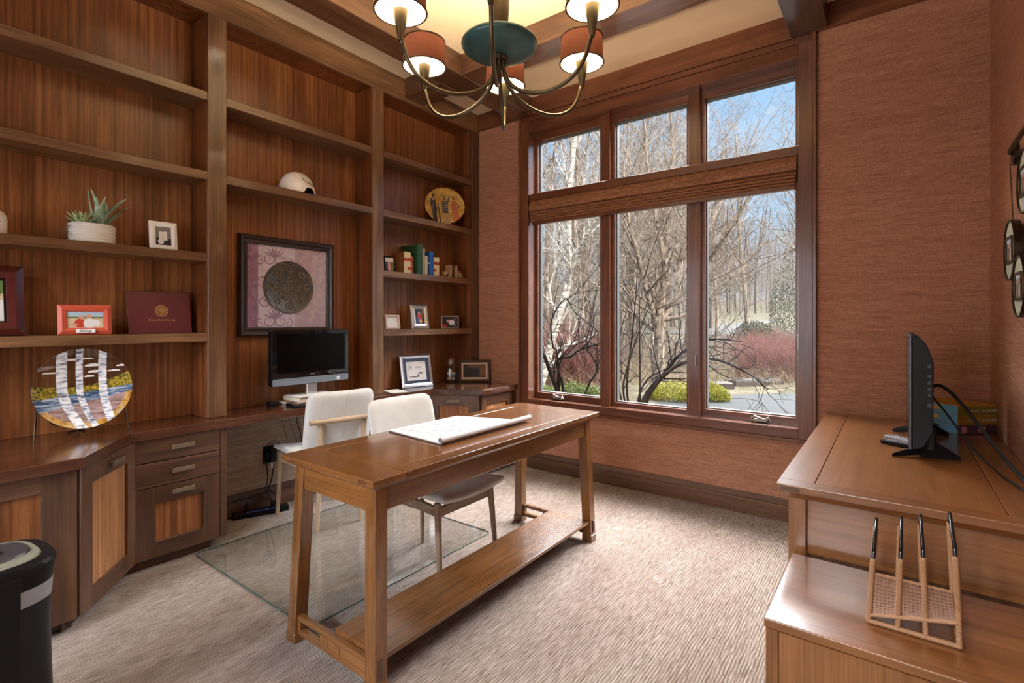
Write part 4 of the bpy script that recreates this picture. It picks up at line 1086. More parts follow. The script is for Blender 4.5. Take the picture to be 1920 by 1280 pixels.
frame('small dark photo frame leaning at the left end of the book row', (-3.30, 2.715, S[2]+.0005), -18, .092, .135, .010, blk, .012, 9, base=navy, shapes=(('r', 0, .32, .5, .16, wht), ('e', -.05, .0, .16, .2, skin), ('e', -.02, -.28, .2, .22, pink), ('r', .36, -.2, .14, .3, grn)))
def book(label, y0, y1, d, h, cov, bands=(), lean=0, bandm=None, x=-3.245, board=None):
    t = thing('book', label, 'book', (x, y0, S[2]+.0005), 0, 'books on the right-hand shelf'); w = y1-y0-.0008
    m = MB(); m.mi = 1; m.box(-d, -.004, 0, .0022, 0, h, .0006); m.box(-d, -.004, w-.0022, w, 0, h, .0006); m.mi = 0
    m.prism([(0, 0), (.003, w*.2), (.004, w*.5), (.003, w*.8), (0, w), (-.005, w), (-.005, 0)], 'z', 0, h); m.build('cover', [cov, board or cov], t, smooth=40)
    m = MB(); m.box(-d+.004, -.003, .0023, w-.0023, .004, h-.004); m.build('page_block', pages, t)
    for z0, z1 in bands:
        m = MB(); m.prism([(.0002, -.0002), (.0035, w*.2), (.0046, w*.5), (.0035, w*.8), (.0002, w+.0002), (-.001, w), (-.001, 0)], 'z', z0, z1); m.build('spine_label', bandm, t, smooth=40)
    return t
cream = plain('cream_leather', L(.60, .47, .27), .5, var=.12); redl = plain('red_label', L(.30, .03, .02), .45); calf = plain('brown_calf', L(.25, .105, .034), .5); tanc = plain('tan_cloth', L(.42, .26, .11), .7)
BD = .155
book('thick cream law book with red label, leftmost of the book row', 2.822, 2.856, BD, .178, cream, ((.10, .128),), bandm=redl, board=calf)
book('cream law book with two red labels, second in the row', 2.857, 2.892, BD, .176, cream, ((.10, .128), (.03, .055)), bandm=redl, board=calf)
book('short brown leather book with red labels beside the tall green book', 2.893, 2.926, .13, .146, calf, ((.085, .105), (.03, .048)), bandm=redl)
book('tall dark green ledger, tallest of the book row', 2.935, 2.992, .21, .248, plain('green_cloth', L(.012, .05, .022), .5), x=-3.205)
book('tall thin pinkish-white book right of the green ledger', 2.993, 3.016, .17, .228, plain('blush_paper', L(.55, .42, .38), .6), ((.13, .136),), bandm=black_ink)
book('tall ragged tan folder among the books', 3.017, 3.054, .17, .226, tanc)
book('gray-cream mottled book left of the black book', 3.055, 3.086, .13, .168, plain('gray_marbled', L(.42, .40, .32), .6, var=.25, scale=90))
book('slim black book with white spine marks beside the blue book', 3.087, 3.108, .14, .168, plain('black_cloth', L(.012, .014, .022), .5), ((.10, .104), (.108, .112)), bandm=white_card)
book('bright blue book standing in the row', 3.109, 3.158, .17, .206, plain('blue_cloth', L(.012, .10, .36), .35))
book('cream book with two red labels right of the blue book', 3.160, 3.190, BD, .166, cream, ((.10, .125), (.04, .06)), bandm=redl)
book('cream book with red label at the right end of the row', 3.192, 3.228, BD, .168, cream, ((.10, .125),), bandm=redl)
def bookend(label, loc, rz, sgn):
    t = thing('carved_bookend', label, 'bookend', loc, rz, 'carved bookends'); cw = plain('carved_wood', L(.36, .22, .11), .6, var=.3, scale=70, bump=.4)
    m = MB(); m.box(-.035, .035, -.012, .012, 0, .115, .004); m.build('upright', cw, t)
    rr = random.Random(int(loc[1]*1000)); m = MB()
    for k in range(34):
        u_ = rr.random(); z = .008+.072*u_*rr.random(); y = sgn*(.016+(.075*(1-z/.09))*rr.random()); x = rr.uniform(-.034, .034); r_ = rr.uniform(.010, .018)
        mt = Matrix.Translation((x, y, max(z, r_*.7))) ; tt = bmesh.new(); bmesh.ops.create_icosphere(tt, subdivisions=1, radius=r_, matrix=mt); m._merge(tt)
    m.build('carving', cw, t, smooth=60); return t
bookend('carved wooden bookend next to the last cream book', (-3.27, 3.375, S[2]+.0005), R(0), -1)
bookend('carved wooden bookend nearest the right end of its shelf', (-3.275, 3.46, S[2]+.0005), R(-20), 1)

frame('small pale frame with a blank white card at the left of its shelf', (-3.285, 2.735, S[3]+.0005), -8, .140, .120, .020, plain('blush_frame', L(.60, .47, .42), .5), .012, 10, base=white_card)
frame('rounded silver frame with a photo of a child and adult, middle of its shelf', (-3.285, 3.035, S[3]+.0005), -16, .165, .212, .042, silver, .026, 13, base=navy, shapes=(('e', .0, -.05, .28, .25, rd), ('e', .02, .26, .12, .12, skin), ('e', -.15, -.22, .22, .14, blu), ('e', .12, -.3, .22, .14, skin), ('r', .4, .1, .1, .4, brn)), bev=.006)
frame('small frame with a dark photo of a white dog, right end of its shelf', (-3.29, 3.41, S[3]+.0005), -40, .165, .118, .011, silver, .016, 6, base=dk_, shapes=(('e', .12, -.05, .2, .26, wht), ('e', -.12, .1, .1, .14, pink), ('e', .3, -.3, .12, .12, gry), ('r', -.35, -.35, .14, .12, rd), ('e', .3, .3, .14, .1, brn)))
ce = frame('silver framed certificate with navy border standing on the counter', (-3.30, 3.02, CT+.0005), -12, .305, .275, .030, silver, .022, 12, name='framed_certificate', cat='framed certificate', matb=navy, mb=.026, base=white_card,
      shapes=(('r', .2, -.12, .10, .05, gry), ('r', .1, .22, .14, .012, gry), ('r', .1, .16, .14, .012, gry), ('e', -.12, -.3, .3, .028, gry), ('r', .08, -.26, .035, .075, navy), ('r', -.1, -.335, .1, .012, gry), ('r', .3, .42, .12, .012, gry)))
text('lettering', '35', .040, black_ink, ce, (-.060, -.0095, .165), (R(90), 0, 0))
jr = thing('glass_jar', 'clear glass jar of keepsakes between the certificate and the brown frame', 'jar', (-3.29, 3.425, CT+.0005))
m = MB(); m.lathe([(0, 0), (.052, 0), (.056, .01), (.056, .14), (.044, .165), (.044, .19), (.048, .195), (.048, .2), (.040, .2), (.040, .165), (.052, .138), (.052, .012), (0, .008)], 32); m.build('jar_glass', clear_glass, jr, smooth=50)
rr = random.Random(9); mats_ = [gold_ink, brn, wht, blu, sand]
for q in range(5):
    m = MB()
    for k in range(7):
        a = rr.uniform(0, 6.28); r_ = .030*math.sqrt(rr.random()); b_ = rr.uniform(.010, .016); z = .02+.10*rr.random()
        tt = bmesh.new(); bmesh.ops.create_icosphere(tt, subdivisions=1, radius=b_, matrix=Matrix.Translation((r_*math.cos(a), r_*math.sin(a), z))); m._merge(tt)
    m.build('keepsake', mats_[q], jr)
m = MB(); m.lathe([(0, .2), (.046, .2), (.05, .206), (.046, .222), (.02, .226), (0, .226)], 28); m.build('stopper', clear_glass, jr, smooth=50)
frame('dark brown frame with pale mat, rightmost on the counter', (-3.14, 3.585, CT+.0005), -47, .295, .205, .026, plain('walnut_frame', L(.055, .032, .02), .4), .018, 10, matb=plain('peach_mat', L(.66, .48, .36), .7), mb=.016, base=dk_, shapes=(('e', .1, .35, .4, .12, brn), ('r', .36, -.05, .14, .38, brn)))
pp = thing('paper_sheet', 'white paper lying on the counter left of the certificate', 'paper', (-3.24, 2.72, CT+.0006), R(-15))
m = MB(); m.box(-.10, .10, -.07, .07, 0, .0015); m.build('sheet', white_card, pp)

# ------------------------------------------------------------------ cables and sockets in the knee space
ol = thing('wall_outlet', 'black outlet box with plugged adapters on the wall in the knee space', 'outlet', (XW+.001, 1.82, .37))
m = MB(); m.box(0, .012, -.04, .04, -.06, .06, .003); m.build('plate', blk, ol)
m = MB(); m.box(.012, .05, -.008, .036, -.05, .055, .006, 2); m.build('adapter', blk, ol)
m = MB(); m.box(.012, .04, -.036, -.012, -.02, .03, .004); m.build('plug', blk, ol)
m = MB(); m.box(.02, .032, .005, .02, -.10, -.05, .002); m.build('cable_tag', white_card, ol)
ps = thing('power_strip', 'long black power strip with blue light on the carpet against the baseboard', 'power strip', (-3.42, 1.72, .0005), R(70))
m = MB(); m.box(-.17, .17, -.025, .025, 0, .04, .005, 2); m.build('body', blk, ps)
m = MB(); m.box(-.09, .10, -.026, -.022, .034, .0405); m.build('indicator', plain('blue_stripe', L(.03, .10, .45), .3), ps)
m = MB(); m.box(-.10, -.08, -.012, .012, .04, .085, .004); m.build('plug', blk, ps)
m = MB(); m.box(.06, .11, -.02, .02, .04, .078, .006); m.build('adapter', blk, ps)
def cable(label, pts, r=.003, mat=blk_soft):
    pts = smoothp([tuple(p) for p in pts], 6); m = MB(); m.tube(pts, r, 7); o = m.build('hanging_cable', mat, smooth=60, loc=pts[0]); return tag(o, label, 'cable')
cable('black cable hanging from the outlet to the power strip', [(XW+.03, 1.845, .305), (XW+.035, 1.825, .2), (XW+.05, 1.80, .14), (XW+.09, 1.84, .09), (-3.405, 1.83, .075)], .0045)
cable('second black cable beside it running down to the floor', [(XW+.03, 1.79, .33), (XW+.03, 1.80, .22), (XW+.04, 1.79, .13), (XW+.07, 1.84, .03), (XW+.06, 1.9, .006)], .0035)
cable('short black cable looping over the power strip', [(-3.451, 1.638, .083), (-3.46, 1.66, .115), (-3.44, 1.74, .11), (-3.412, 1.80, .072)], .0035)
cable('gray cable hanging on the knee space wall, leftmost', [(XW+.012, 1.91, .66), (XW+.012, 1.925, .55), (XW+.012, 1.95, .45), (XW+.012, 1.93, .36)], .003, gry)
cable('gray cable hanging on the knee space wall, second from left', [(XW+.012, 1.95, .66), (XW+.012, 1.98, .54), (XW+.012, 2.03, .42), (XW+.012, 2.03, .34)], .003, gry)
cable('dark cable hanging on the knee space wall beside the white one', [(XW+.012, 2.02, .66), (XW+.012, 2.03, .56), (XW+.012, 2.06, .46), (XW+.012, 2.07, .35)], .003)
cable('white cable hanging on the knee space wall', [(XW+.014, 2.04, .66), (XW+.014, 2.08, .50), (XW+.02, 2.13, .40), (XW+.04, 2.2, .36)], .003, white_pl)
cable('thin black wire looping above the outlet', [(XW+.03, 1.80, .40), (XW+.03, 1.81, .455), (XW+.03, 1.86, .465), (XW+.03, 1.89, .42), (XW+.02, 1.87, .38)], .002)

# ------------------------------------------------------------------ shredder
shx = thing('paper_shredder', 'black paper shredder with tan top at the left foreground', 'shredder', (-2.147, .20, 0), R(4))
SHH = .60
m = MB(); E_ = 3.2
m.lathe([(0, .0), (1.0, 0), (1.02, .02), (.985, .20), (.965, .38), (.975, .47), (.975, .475), (0, .475)], 160, sx=.150, sy=.205, e=E_); m.build('bin', dgray, shx, smooth=35)
m = MB(); m.lathe([(0, .525), (.985, .525), (1.01, .56), (1.03, .585), (1.0, SHH-.004), (.93, SHH), (0, SHH)], 160, sx=.150, sy=.205, e=E_); m.build('head', blk, shx, smooth=35)
m = MB(); m.lathe([(0, .476), (.980, .476), (.992, .524), (0, .524)], 160, sx=.150, sy=.205, e=E_); m.build('silver_band', silver_pl, shx, smooth=35)
m = MB(); m.lathe([(0, SHH+.0002), (.86, SHH+.0002), (.84, SHH+.004), (0, SHH+.004)], 64, sx=.150, sy=.205, e=E_); m.build('top_panel', plain('tan_panel', L(.19, .185, .14), .45), shx, smooth=35)
m = MB(); m.lathe([(0, SHH+.0042), (.62, SHH+.0042), (.60, SHH+.010), (0, SHH+.007)], 48, sx=.150, sy=.255, e=3, c=(-.01, 0, 0)); m.build('feed_tray', plain('feed_brown', L(.045, .038, .042), .4), shx, smooth=35)
m = MB(); m.box(-.035, .02, -.085, .085, SHH+.008, SHH+.022, .006, 2); m.build('cover_flap', plain('flap_brown', L(.06, .05, .055), .35), shx)
m = MB(); m.box(-.006, .0, -.06, .06, SHH+.021, SHH+.0225); m.build('slot', black_ink, shx)
m = MB(); m.box(.120, .1560, -.165, .104, .012, .572, .004, 2); m.build('front_panel', blk, shx)

# ------------------------------------------------------------------ on the console
tv = thing('television', 'small black flat television seen edge-on on the right-hand desk', 'television', (.088, 3.0, KZ), 0)
TH_ = .36
m = MB()
sec = [(-.030, .045), (-.012, .045), (.012, .06), (.038, .12), (.040, .40), (.018, .47), (-.006, .505), (-.030, .508)]
m.prism([(x, z) for x, z in sec], 'y', -TH_+.0, TH_-.0, .003); m.build('back_shell', blk, tv, smooth=35)
m = MB(); m.prism([(-.0385, .042), (-.0305, .042), (-.0305, .512), (-.0385, .512)], 'y', -TH_-.003, TH_+.003, .002); m.build('bezel', plain('bezel_gray', L(.10, .10, .11), .25, .5, .4), tv)
m = MB(); m.box(-.0400, -.0386, -TH_+.012, TH_-.012, .062, .500); m.build('screen', plain('tv_screen', L(.01, .01, .012), .08, .6), tv)
for s in (-1, 1):
    m = MB(); y = s*.275
    m.hexa([(-.095, y-.012-s*.0-.06*(s < 0)+.06*(s > 0)*0, 0), (-.085, y+.012-.06*(s < 0), 0), (.0, y+.016, .010), (.0, y-.016, .010)], [(-.095, y-.012-.06*(s < 0), .014), (-.085, y+.012-.06*(s < 0), .014), (.0, y+.016, .05), (.0, y-.016, .05)], .002)
    m.hexa([(.0, y-.016, .004), (.0, y+.016, .004), (.125, y+.05, 0), (.13, y+.02, 0)], [(.0, y-.016, .10), (.0, y+.016, .10), (.125, y+.05, .014), (.13, y+.02, .014)], .002)
    m.build('foot', blk, tv)
m = MB(); m.box(.018, .05, -.30, -.16, .03, .12, .008, 2); m.build('stand_bracket', blk, tv)
m = MB()
for z in (.385, .345, .318, .292, .268): 
    m.box(.020, .031, -TH_-.0012, -TH_+.002, z-.007, z+.007, .001)
m.tube([(.026, -TH_-.002, .228), (.026, -TH_+.001, .228)], .008, 12); tvp = m.build('ports', plain('port_rim', L(.05, .05, .055), .4), tv)
cable('thick black cable bundle drooping from the television to the wall', [(.125, 2.90, KZ+.275), (.17, 2.86, KZ+.285), (.235, 2.78, KZ+.21), (.30, 2.62, KZ+.10), (.36, 2.38, KZ+.02), (.395, 2.15, KZ+.008), (.397, 2.0, KZ+.006)], .007)
cable('thin black cable drooping from the television beside the bundle', [(.125, 2.86, KZ+.25), (.17, 2.80, KZ+.19), (.24, 2.70, KZ+.08), (.31, 2.52, KZ+.012), (.375, 2.25, KZ+.006)], .004)
def remote(label, loc, rz, mat, rx=0):
    t = thing('remote_control', label, 'remote control', loc, rz, None, None, rx); m = MB(); m.box(-.024, .024, -.08, .08, 0, .018, .005, 2); m.build('body', mat, t)
    m = MB()
    for i in range(4):
        for j in range(8): m.box(-.018+.0095*i, -.011+.0095*i, -.07+.017*j, -.060+.017*j, .017, .0205, .001)
    m.build('buttons', plain('remote_buttons', L(.22, .23, .27), .5), t)
remote('black remote control with gray buttons in front of the television', (.030, 2.895, KZ+.0005), R(62), blk)
remote('silver remote control lying behind the black one', (.035, 3.00, KZ+.0005), R(48), silver_pl)
def game(label, z, h, c_side, c_front, c_top, txt):
    t = thing('game_box', label, 'box', (.262, 3.525, z), R(40), 'puzzle boxes beside the television'); w, d = .115, .125
    m = MB(); m.box(-w, w, -d, d, 0, h, .001); m.build('lid', c_top, t)
    m = MB(); m.box(-w+.001, w-.001, -d-.0006, -d, .001, h-.001); fr_ = m.build('front_label', c_front, t)
    m = MB(); m.box(-w-.0006, -w, -d+.001, d-.001, .001, h-.001); sd_ = m.build('side_label', c_side, t)
    m = MB(); m.box(-w-.0012, -w-.0006, -.02, .03, h*.3, h*.7); m.build('side_mark', gold_ink if txt else navy, t)
    if txt: text('lettering', txt, h*.34, white_card, t, (0.01, -d-.0009, h*.5), (R(90), 0, 0))
    else:
        m = MB(); m.box(-w+.02, -w+.045, -d-.0012, -d-.0006, h*.15, h*.85); m.box(-.01, .02, -d-.0012, -d-.0006, h*.2, h*.7); m.box(.0, .03, -d-.0013, -d-.0007, h*.35, h*.85); m.build('printed_mark', pink, t)
        text('lettering', '1', h*.5, white_card, t, (w-.02, -d-.0012, h*.5), (R(90), 0, 0))
    return t
cyan = col('box_cyan', 110, 175, 200, .5); mus = col('box_mustard', 170, 125, 30, .5); oliv = col('box_olive', 140, 120, 40, .5); plum = col('box_plum', 98, 66, 82, .5)
game('purple puzzle box at the bottom of the stack behind the television', KZ+.0005, .047, cyan, plum, plum, '')
game('mustard puzzle box in the middle of the stack behind the television', KZ+.048, .047, cyan, mus, mus, 'COLLECT FAVORITES')
game('mustard puzzle box on top of the stack behind the television', KZ+.0955, .047, cyan, oliv, mus, 'COLLECT FAVORITES')

# ------------------------------------------------------------------ wicker letter rack
def rattan_mat(name, sc):
    t = NT(name); v = t.coord(sc, rnd=False); wv = t.n('ShaderNodeTexWave', wave_type='BANDS', bands_direction='Z'); wv.inputs['Scale'].default_value = 1; wv.inputs['Distortion'].default_value = 1.5; t.l(v, wv.inputs['Vector'])
    c = t.ramp(wv.outputs['Fac'], [(.1, L(.16, .075, .035)), (.5, L(.46, .25, .13)), (.9, L(.62, .38, .22))]); t.bsdf(c, .55, .35, bump=wv.outputs['Fac'], bstr=.7, bdist=.003); return t.m
rat = plain('rattan', L(.36, .19, .095), .55, .35, var=.25, scale=160, bump=.4)
ratd = plain('rattan_weave', L(.28, .155, .11), .55, .35, var=.3, scale=120, bump=.4)
lr = thing('letter_rack', 'wicker letter rack with four black metal arches on the low oak cabinet', 'letter rack', (.04, 1.70, FZ))
LX = [-.094, -.032, .024, .088]; tops_x = [-.076, -.022, .016, .076]
def pt3(i, y, z): 
    k = z/.30; return Vector((LX[i]+(tops_x[i]-LX[i])*k, y, z+(0, .016, .032, .052)[i]*min(1, max(0, z-.006)/.03)))
YF, YK = -.055, .11
tiltb = [0, .014, .028, .042]       # the trough sits a little higher towards the right
m = MB(); m.tube([(LX[0], YF, .006), (LX[1], YF, .006), (LX[2], YF, .006), (LX[3], YF, .006)], .0065, 10); m.tube([(LX[3], YF, .006), (LX[3], YK, .006)], .006, 10); m.tube([(LX[0], YF, .006), (LX[0], YK, .006)], .006, 10); m.build('base_frame', rat, lr, smooth=50)
for i in range(4):
    hgt = .30
    # wrapped uprights, front and back, then the bare metal arch joining them
    m = MB(); m.tube([pt3(i, YF, .004), pt3(i, YF+.012, .09), pt3(i, YF+.020, .165)], .0062, 10); u = m.build('upright', rat, lr, smooth=50)
    m = MB()
    for k in range(60):
        z = .008+.152*k/60; c_ = pt3(i, YF+.012*min(1, z/.09)+.008*max(0, (z-.09)/.075), z); m.tube([c_+Vector((.0064*math.cos(a), .0064*math.sin(a), .0005*q)) for q, a in enumerate([j*2*PI/8 for j in range(8)])], .0010, 4, closed=True)
    m.build('wrapping', rat, u, smooth=60)
    m = MB(); m.tube([pt3(i, YK, .004), pt3(i, YK-.004, .12), pt3(i, YK-.010, .205)], .0062, 10); u = m.build('upright', rat, lr, smooth=50)
    m = MB()
    for k in range(64):
        z = .008+.195*k/64; c_ = pt3(i, YK-.004*min(1, z/.12)-.006*max(0, (z-.12)/.085), z); m.tube([c_+Vector((.0064*math.cos(a), .0064*math.sin(a), .0005*q)) for q, a in enumerate([j*2*PI/8 for j in range(8)])], .0010, 4, closed=True)
    m.build('wrapping', rat, u, smooth=60)
    m = MB(); m.tube([pt3(i, YF+.020, .155), pt3(i, YF+.023, .180), pt3(i, YF+.030, .190), pt3(i, (YF+YK)/2, .212), pt3(i, YK-.026, .236), pt3(i, YK-.014, .232), pt3(i, YK-.010, .20)], .0046, 10); m.build('metal_arch', plain('black_steel', L(.035, .035, .038), .16, .6, .8), lr, smooth=60)
# woven trough
def tr(u, v):
    x0, x1 = LX[0]+.004, LX[3]-.004; x = x0+(x1-x0)*u; y = YF+.004+(YK-YF-.012)*v
    return Vector((x, y, .012+.040*u*(1-v)+.055*v**2.2+.008*(1-v)))
m = MB(); ns = 26
for j in range(ns):
    v = j/(ns-1); pts = []
    for i in range(41): p = tr(i/40, v); p.z += .0016*math.sin(PI*(i+.5*0)+PI*j) if i % 2 == 0 else -.0016*math.cos(PI*j); pts.append(p)
    m.tube(pts, .0030, 5)
wt_ = m.build('woven_trough', ratd, lr, smooth=70)
m = MB()
for i in range(21): m.tube([tr(i/20, j/12) for j in range(13)], .0018, 5)
m.build('stakes', rat, wt_, smooth=60)
m = MB(); m.tube([tr(i/10, 0)+Vector((0, -.003, .002)) for i in range(11)], .0055, 8); m.build('rim', rat, lr, smooth=60); m = MB(); m.tube([tr(i/10, 1)+Vector((0, .002, .002)) for i in range(11)], .005, 8); m.build('rim', rat, lr, smooth=60)

# ------------------------------------------------------------------ hanging photo discs on the right wall
wr = thing('wall_rod', 'dark iron rod on a round bracket high on the right wall', 'wall bracket', (XR, 2.96, 2.01))
m = MB()
m.tube([(-.001, 0, 0), (-.016, 0, 0)], .048, 28); m.build('bracket', bronze, wr, smooth=40)
m = MB(); m.tube([(-.012, 0, 0), (-.026, -.015, .002), (-.030, -.06, .004), (-.030, -.9, .004)], .009, 10); m.build('rod', bronze, wr, smooth=50)
tin = mottled('pale_green_tin', L(.34, .36, .27), L(.52, .53, .42), 90); amber = plain('amber_glass', L(.34, .20, .05), .25, .6)
def disc(label, y, z, r, hook_y, hook_z):
    t = thing('photo_disc', label, 'hanging photo', (XR-.030, y, z), R(-90), 'round hanging photo frames')
    m = MB(); n = 48
    m.ring([(r*math.cos(2*PI*k/n), r*math.sin(2*PI*k/n)) for k in range(n)], [((r-.005)*math.cos(2*PI*k/n), (r-.005)*math.sin(2*PI*k/n)) for k in range(n)], 'y', -.014, .014); m.build('hoop', bronze, t, smooth=40)
    m = MB(); m.prism([((r-.005)*math.cos(2*PI*k/n), (r-.005)*math.sin(2*PI*k/n)) for k in range(n)], 'y', -.008, .006); m.build('face', tin, t)
    m = MB()
    for s in (-1, 1):
        pts = [((r-.006)*math.cos(a), (r-.006)*math.sin(a)) for a in [R(-28+56*k/10) for k in range(11)]]; pts = [(s*x, zz) for x, zz in pts]+[(s*r*.52, r*.44), (s*r*.52, -r*.44)]
        m.raw([(x, -.0085, zz) for x, zz in pts], [tuple(range(len(pts)))])
    m.build('amber_inset', amber, t)
    fr2 = MB(); fr2.ring([(-r*.52, -r*.45), (r*.52, -r*.45), (r*.52, r*.45), (-r*.52, r*.45)], [(-r*.44, -r*.37), (r*.44, -r*.37), (r*.44, r*.37), (-r*.44, r*.37)], 'y', -.014, -.008); fr2.build('photo_holder', bronze, t)
    photo_mesh('photo', r*.88, r*.74, -.0095, gry, (('e', -.1, -.1, .25, .35, brn), ('e', -.1, .25, .12, .15, skin), ('e', .25, -.2, .2, .3, wht), ('r', 0, .42, .5, .1, sky_b)), t)
    m = MB(); L_ = hook_z-z; m.tube([(0, 0, r), (hook_y-y if False else -(hook_y-y), 0, L_)], .0025, 6); m.build('hanger', bronze, t)
disc('round photo frame hanging highest below the iron rod', 2.565, 1.815, .118, 2.565, 2.0)
disc('round photo frame in the middle, hanging straight from the bracket', 2.845, 1.595, .122, 2.92, 1.965)
disc('round photo frame hanging lowest on the right wall', 2.66, 1.44, .118, 2.60, 1.70)

# ------------------------------------------------------------------ chandelier
chx, chy, chz = -1.497, 1.888, 2.641      # chz: underside of the shades
ch = thing('chandelier', 'six-arm bronze chandelier with small rust drum shades hanging from the coffered ceiling', 'chandelier', (chx, chy, ZC))
rim = chz-.03
m = MB(); m.lathe([(0, rim-.05), (.03, rim-.05), (.06, rim-.048), (.12, rim-.036), (.16, rim-.018), (.176, rim-.004), (.181, rim+.008), (.178, rim+.018), (.165, rim+.028), (.12, rim+.045), (.06, rim+.056), (.0, rim+.06)], 48, (chx, chy, 0))
m.build('bowl', teal, ch, True, smooth=50)
m = MB(); m.lathe([(.0, rim-.07), (.04, rim-.07), (.042, rim-.05), (.0, rim-.05)], 24, (chx, chy, 0)); m.build('hub', bronze, ch, True, smooth=40)
m = MB(); m.lathe([(.036, rim+.045), (.045, rim+.16), (.055, rim+.34), (.03, rim+.40), (.02, ZC-.03), (.075, ZC-.025), (.08, ZC-.002), (0, ZC-.002)], 32, (chx, chy, 0)); m.build('stem', brass, ch, True, smooth=40)
prof = [(.018, rim-.06), (.026, rim-.12), (.050, rim-.175), (.10, rim-.225), (.17, rim-.258), (.25, rim-.272), (.33, rim-.262), (.40, rim-.225), (.445, rim-.165), (.465, rim-.105), (.473, chz-.12)]
prof = smoothp(prof, 4)
LAMPS = []
for k in range(6):
    a = R(64.5+60*k); ca, sa = math.cos(a), math.sin(a)
    m = MB(); m.tube([(chx+r*ca, chy+r*sa, z) for r, z in prof], .0095, 12); arm = m.build('arm', brass, ch, True, smooth=60)
    px, py = chx+.475*ca, chy+.475*sa
    m = MB(); m.lathe([(.0, chz-.125), (.012, chz-.122), (.018, chz-.08), (.030, chz-.015), (.034, chz+.006), (.0, chz+.008)], 20, (px, py, 0)); m.build('candle_cup', brass, arm, True, smooth=40)
    m = MB(); n = 40; r0, r1, z0, z1 = .111, .106, chz, chz+.135
    m.lathe([(r0, z0), (r1, z1)], n, (px, py, 0))
    fs = [f_ for f_ in m.bm.faces if len(f_.verts) > 4]; bmesh.ops.delete(m.bm, geom=fs, context='FACES_ONLY')
    sd = m.build('lamp_shade', shade_fab, ch, True, smooth=60)
    m = MB(); vs = []; fs = []; nn_ = 120
    for j in range(nn_):
        rr = (r0-.003) if j % 2 == 0 else (r0-.006); b = 2*PI*j/nn_
        vs += [(px+rr*math.cos(b), py+rr*math.sin(b), z0+.001), (px+(rr-.005)*math.cos(b), py+(rr-.005)*math.sin(b), z1-.001)]
    fs = [(2*j, 2*((j+1) % nn_), 2*((j+1) % nn_)+1, 2*j+1) for j in range(nn_)]
    m.raw(vs, fs); m.build('lining', shade_in, sd, True)
    for zz, rr in ((z0+.003, r0+.001), (z1-.003, r1+.001)):
        m = MB(); m.tube([(px+rr*math.cos(2*PI*j/40), py+rr*math.sin(2*PI*j/40), zz) for j in range(40)], .0042, 6, closed=True); m.build('edge_band', plain('shade_trim', L(.07, .035, .018), .7), sd, True, smooth=60)
    m = MB(); m.lathe([(.0, chz+.004), (.011, chz+.004), (.011, chz+.045), (0, chz+.045)], 12, (px, py, 0)); m.build('candle_sleeve', white_pl, arm, True, smooth=40)
    m = MB(); m.lathe([(0, chz+.045), (.010, chz+.05), (.017, chz+.068), (.014, chz+.088), (0, chz+.108)], 16, (px, py, 0)); m.build('bulb', bulb_mat, arm, True, smooth=60)
    # three spokes that hold the shade
    m = MB()
    for q in range(3):
        b = a+2*PI*q/3; m.tube([(px, py, chz+.042), (px+(r0-.006)*math.cos(b), py+(r0-.006)*math.sin(b), chz+.042)], .0015, 5)
    m.build('spider', brass, sd, True)
    LAMPS.append((px, py, chz+.125))

# ------------------------------------------------------------------ outside
GZ = -.35
def gz(x, y):
    """ground height: level by the house, rising beyond the drive"""
    d = max(0, y-15.5); h = GZ+.05*d
    if d > 30: h += .03*(d-30)
    return h+.05*math.sin(x*.7+y*.3)*min(1, d/6)
def ground_mat():
    t = NT('leaf_litter'); v = t.coord((1, 1, 1), rnd=False); g = t.noise(v, 1.2, 8, .65); g2 = t.noise(v, 22, 4, .7)
    c = t.ramp(g, [(.34, L(.035, .035, .014)), (.5, L(.075, .062, .038)), (.64, L(.13, .11, .07))])
    c = t.mix(c, L(.035, .028, .018), t.ramp(g2, [(.42, (.7,)*3), (.58, (0,)*3)]))
    t.bsdf(c, .95, .1, bump=g2, bstr=.6, bdist=.03); return t.m
m = MB(); NX, NY = 60, 70
m.grid(lambda u, v: (-55+u*85, YW+.3+(v**1.6)*85, gz(-55+u*85, YW+.3+(v**1.6)*85)), NX, NY)
o = m.build('ground', ground_mat(), smooth=180); struct(o, 'leaf-strewn ground outside the window')
def drape(name, poly, m_, lift, label, nsub=10):
    """a strip of paving between two edges of equal count, laid on the ground"""
    a, b = poly; m = MB(); n = nsub
    def fn(u, v):
        k = u*(len(a)-1); i = min(int(k), len(a)-2); q = k-i
        pa = Vector(a[i]).lerp(Vector(a[i+1]), q); pb = Vector(b[i]).lerp(Vector(b[i+1]), q); p = pa.lerp(pb, v)
        return (p.x, p.y, gz(p.x, p.y)+lift)
    m.grid(fn, n*(len(a)-1)+1, 6)
    o = m.build(name, m_, smooth=180); struct(o, label); return o
asphalt = plain('gray_asphalt', L(.034, .036, .037), .9, .1, var=.16, scale=60, bump=.3)
concrete = plain('pale_concrete', L(.05, .047, .044), .9, .1, var=.1, scale=20)
drape('driveway', ([(-4.4, 8.4), (-3.9, 9.6), (-3.5, 11.3), (-2.0, 12.9), (1.5, 14.6), (7, 15.5)], [(-3.6, 6.8), (-2.6, 6.6), (-1.2, 6.4), (.5, 6.2), (3, 6), (9, 6)]), asphalt, .015, 'gray asphalt driveway outside the right-hand panes')
drape('street', ([(-40, 31.0), (-18, 31.2), (0, 31.0), (20, 30.0)], [(-40, 34), (-18, 34.2), (0, 34), (20, 33)]), concrete, .04, 'pale street crossing behind the brush')
drape('far_driveway', ([(-11.2, 34), (-10.9, 40), (-9.5, 47)], [(-7.6, 34), (-8.0, 40), (-7.4, 47)]), concrete, .05, 'far driveway climbing from the street between the trees')

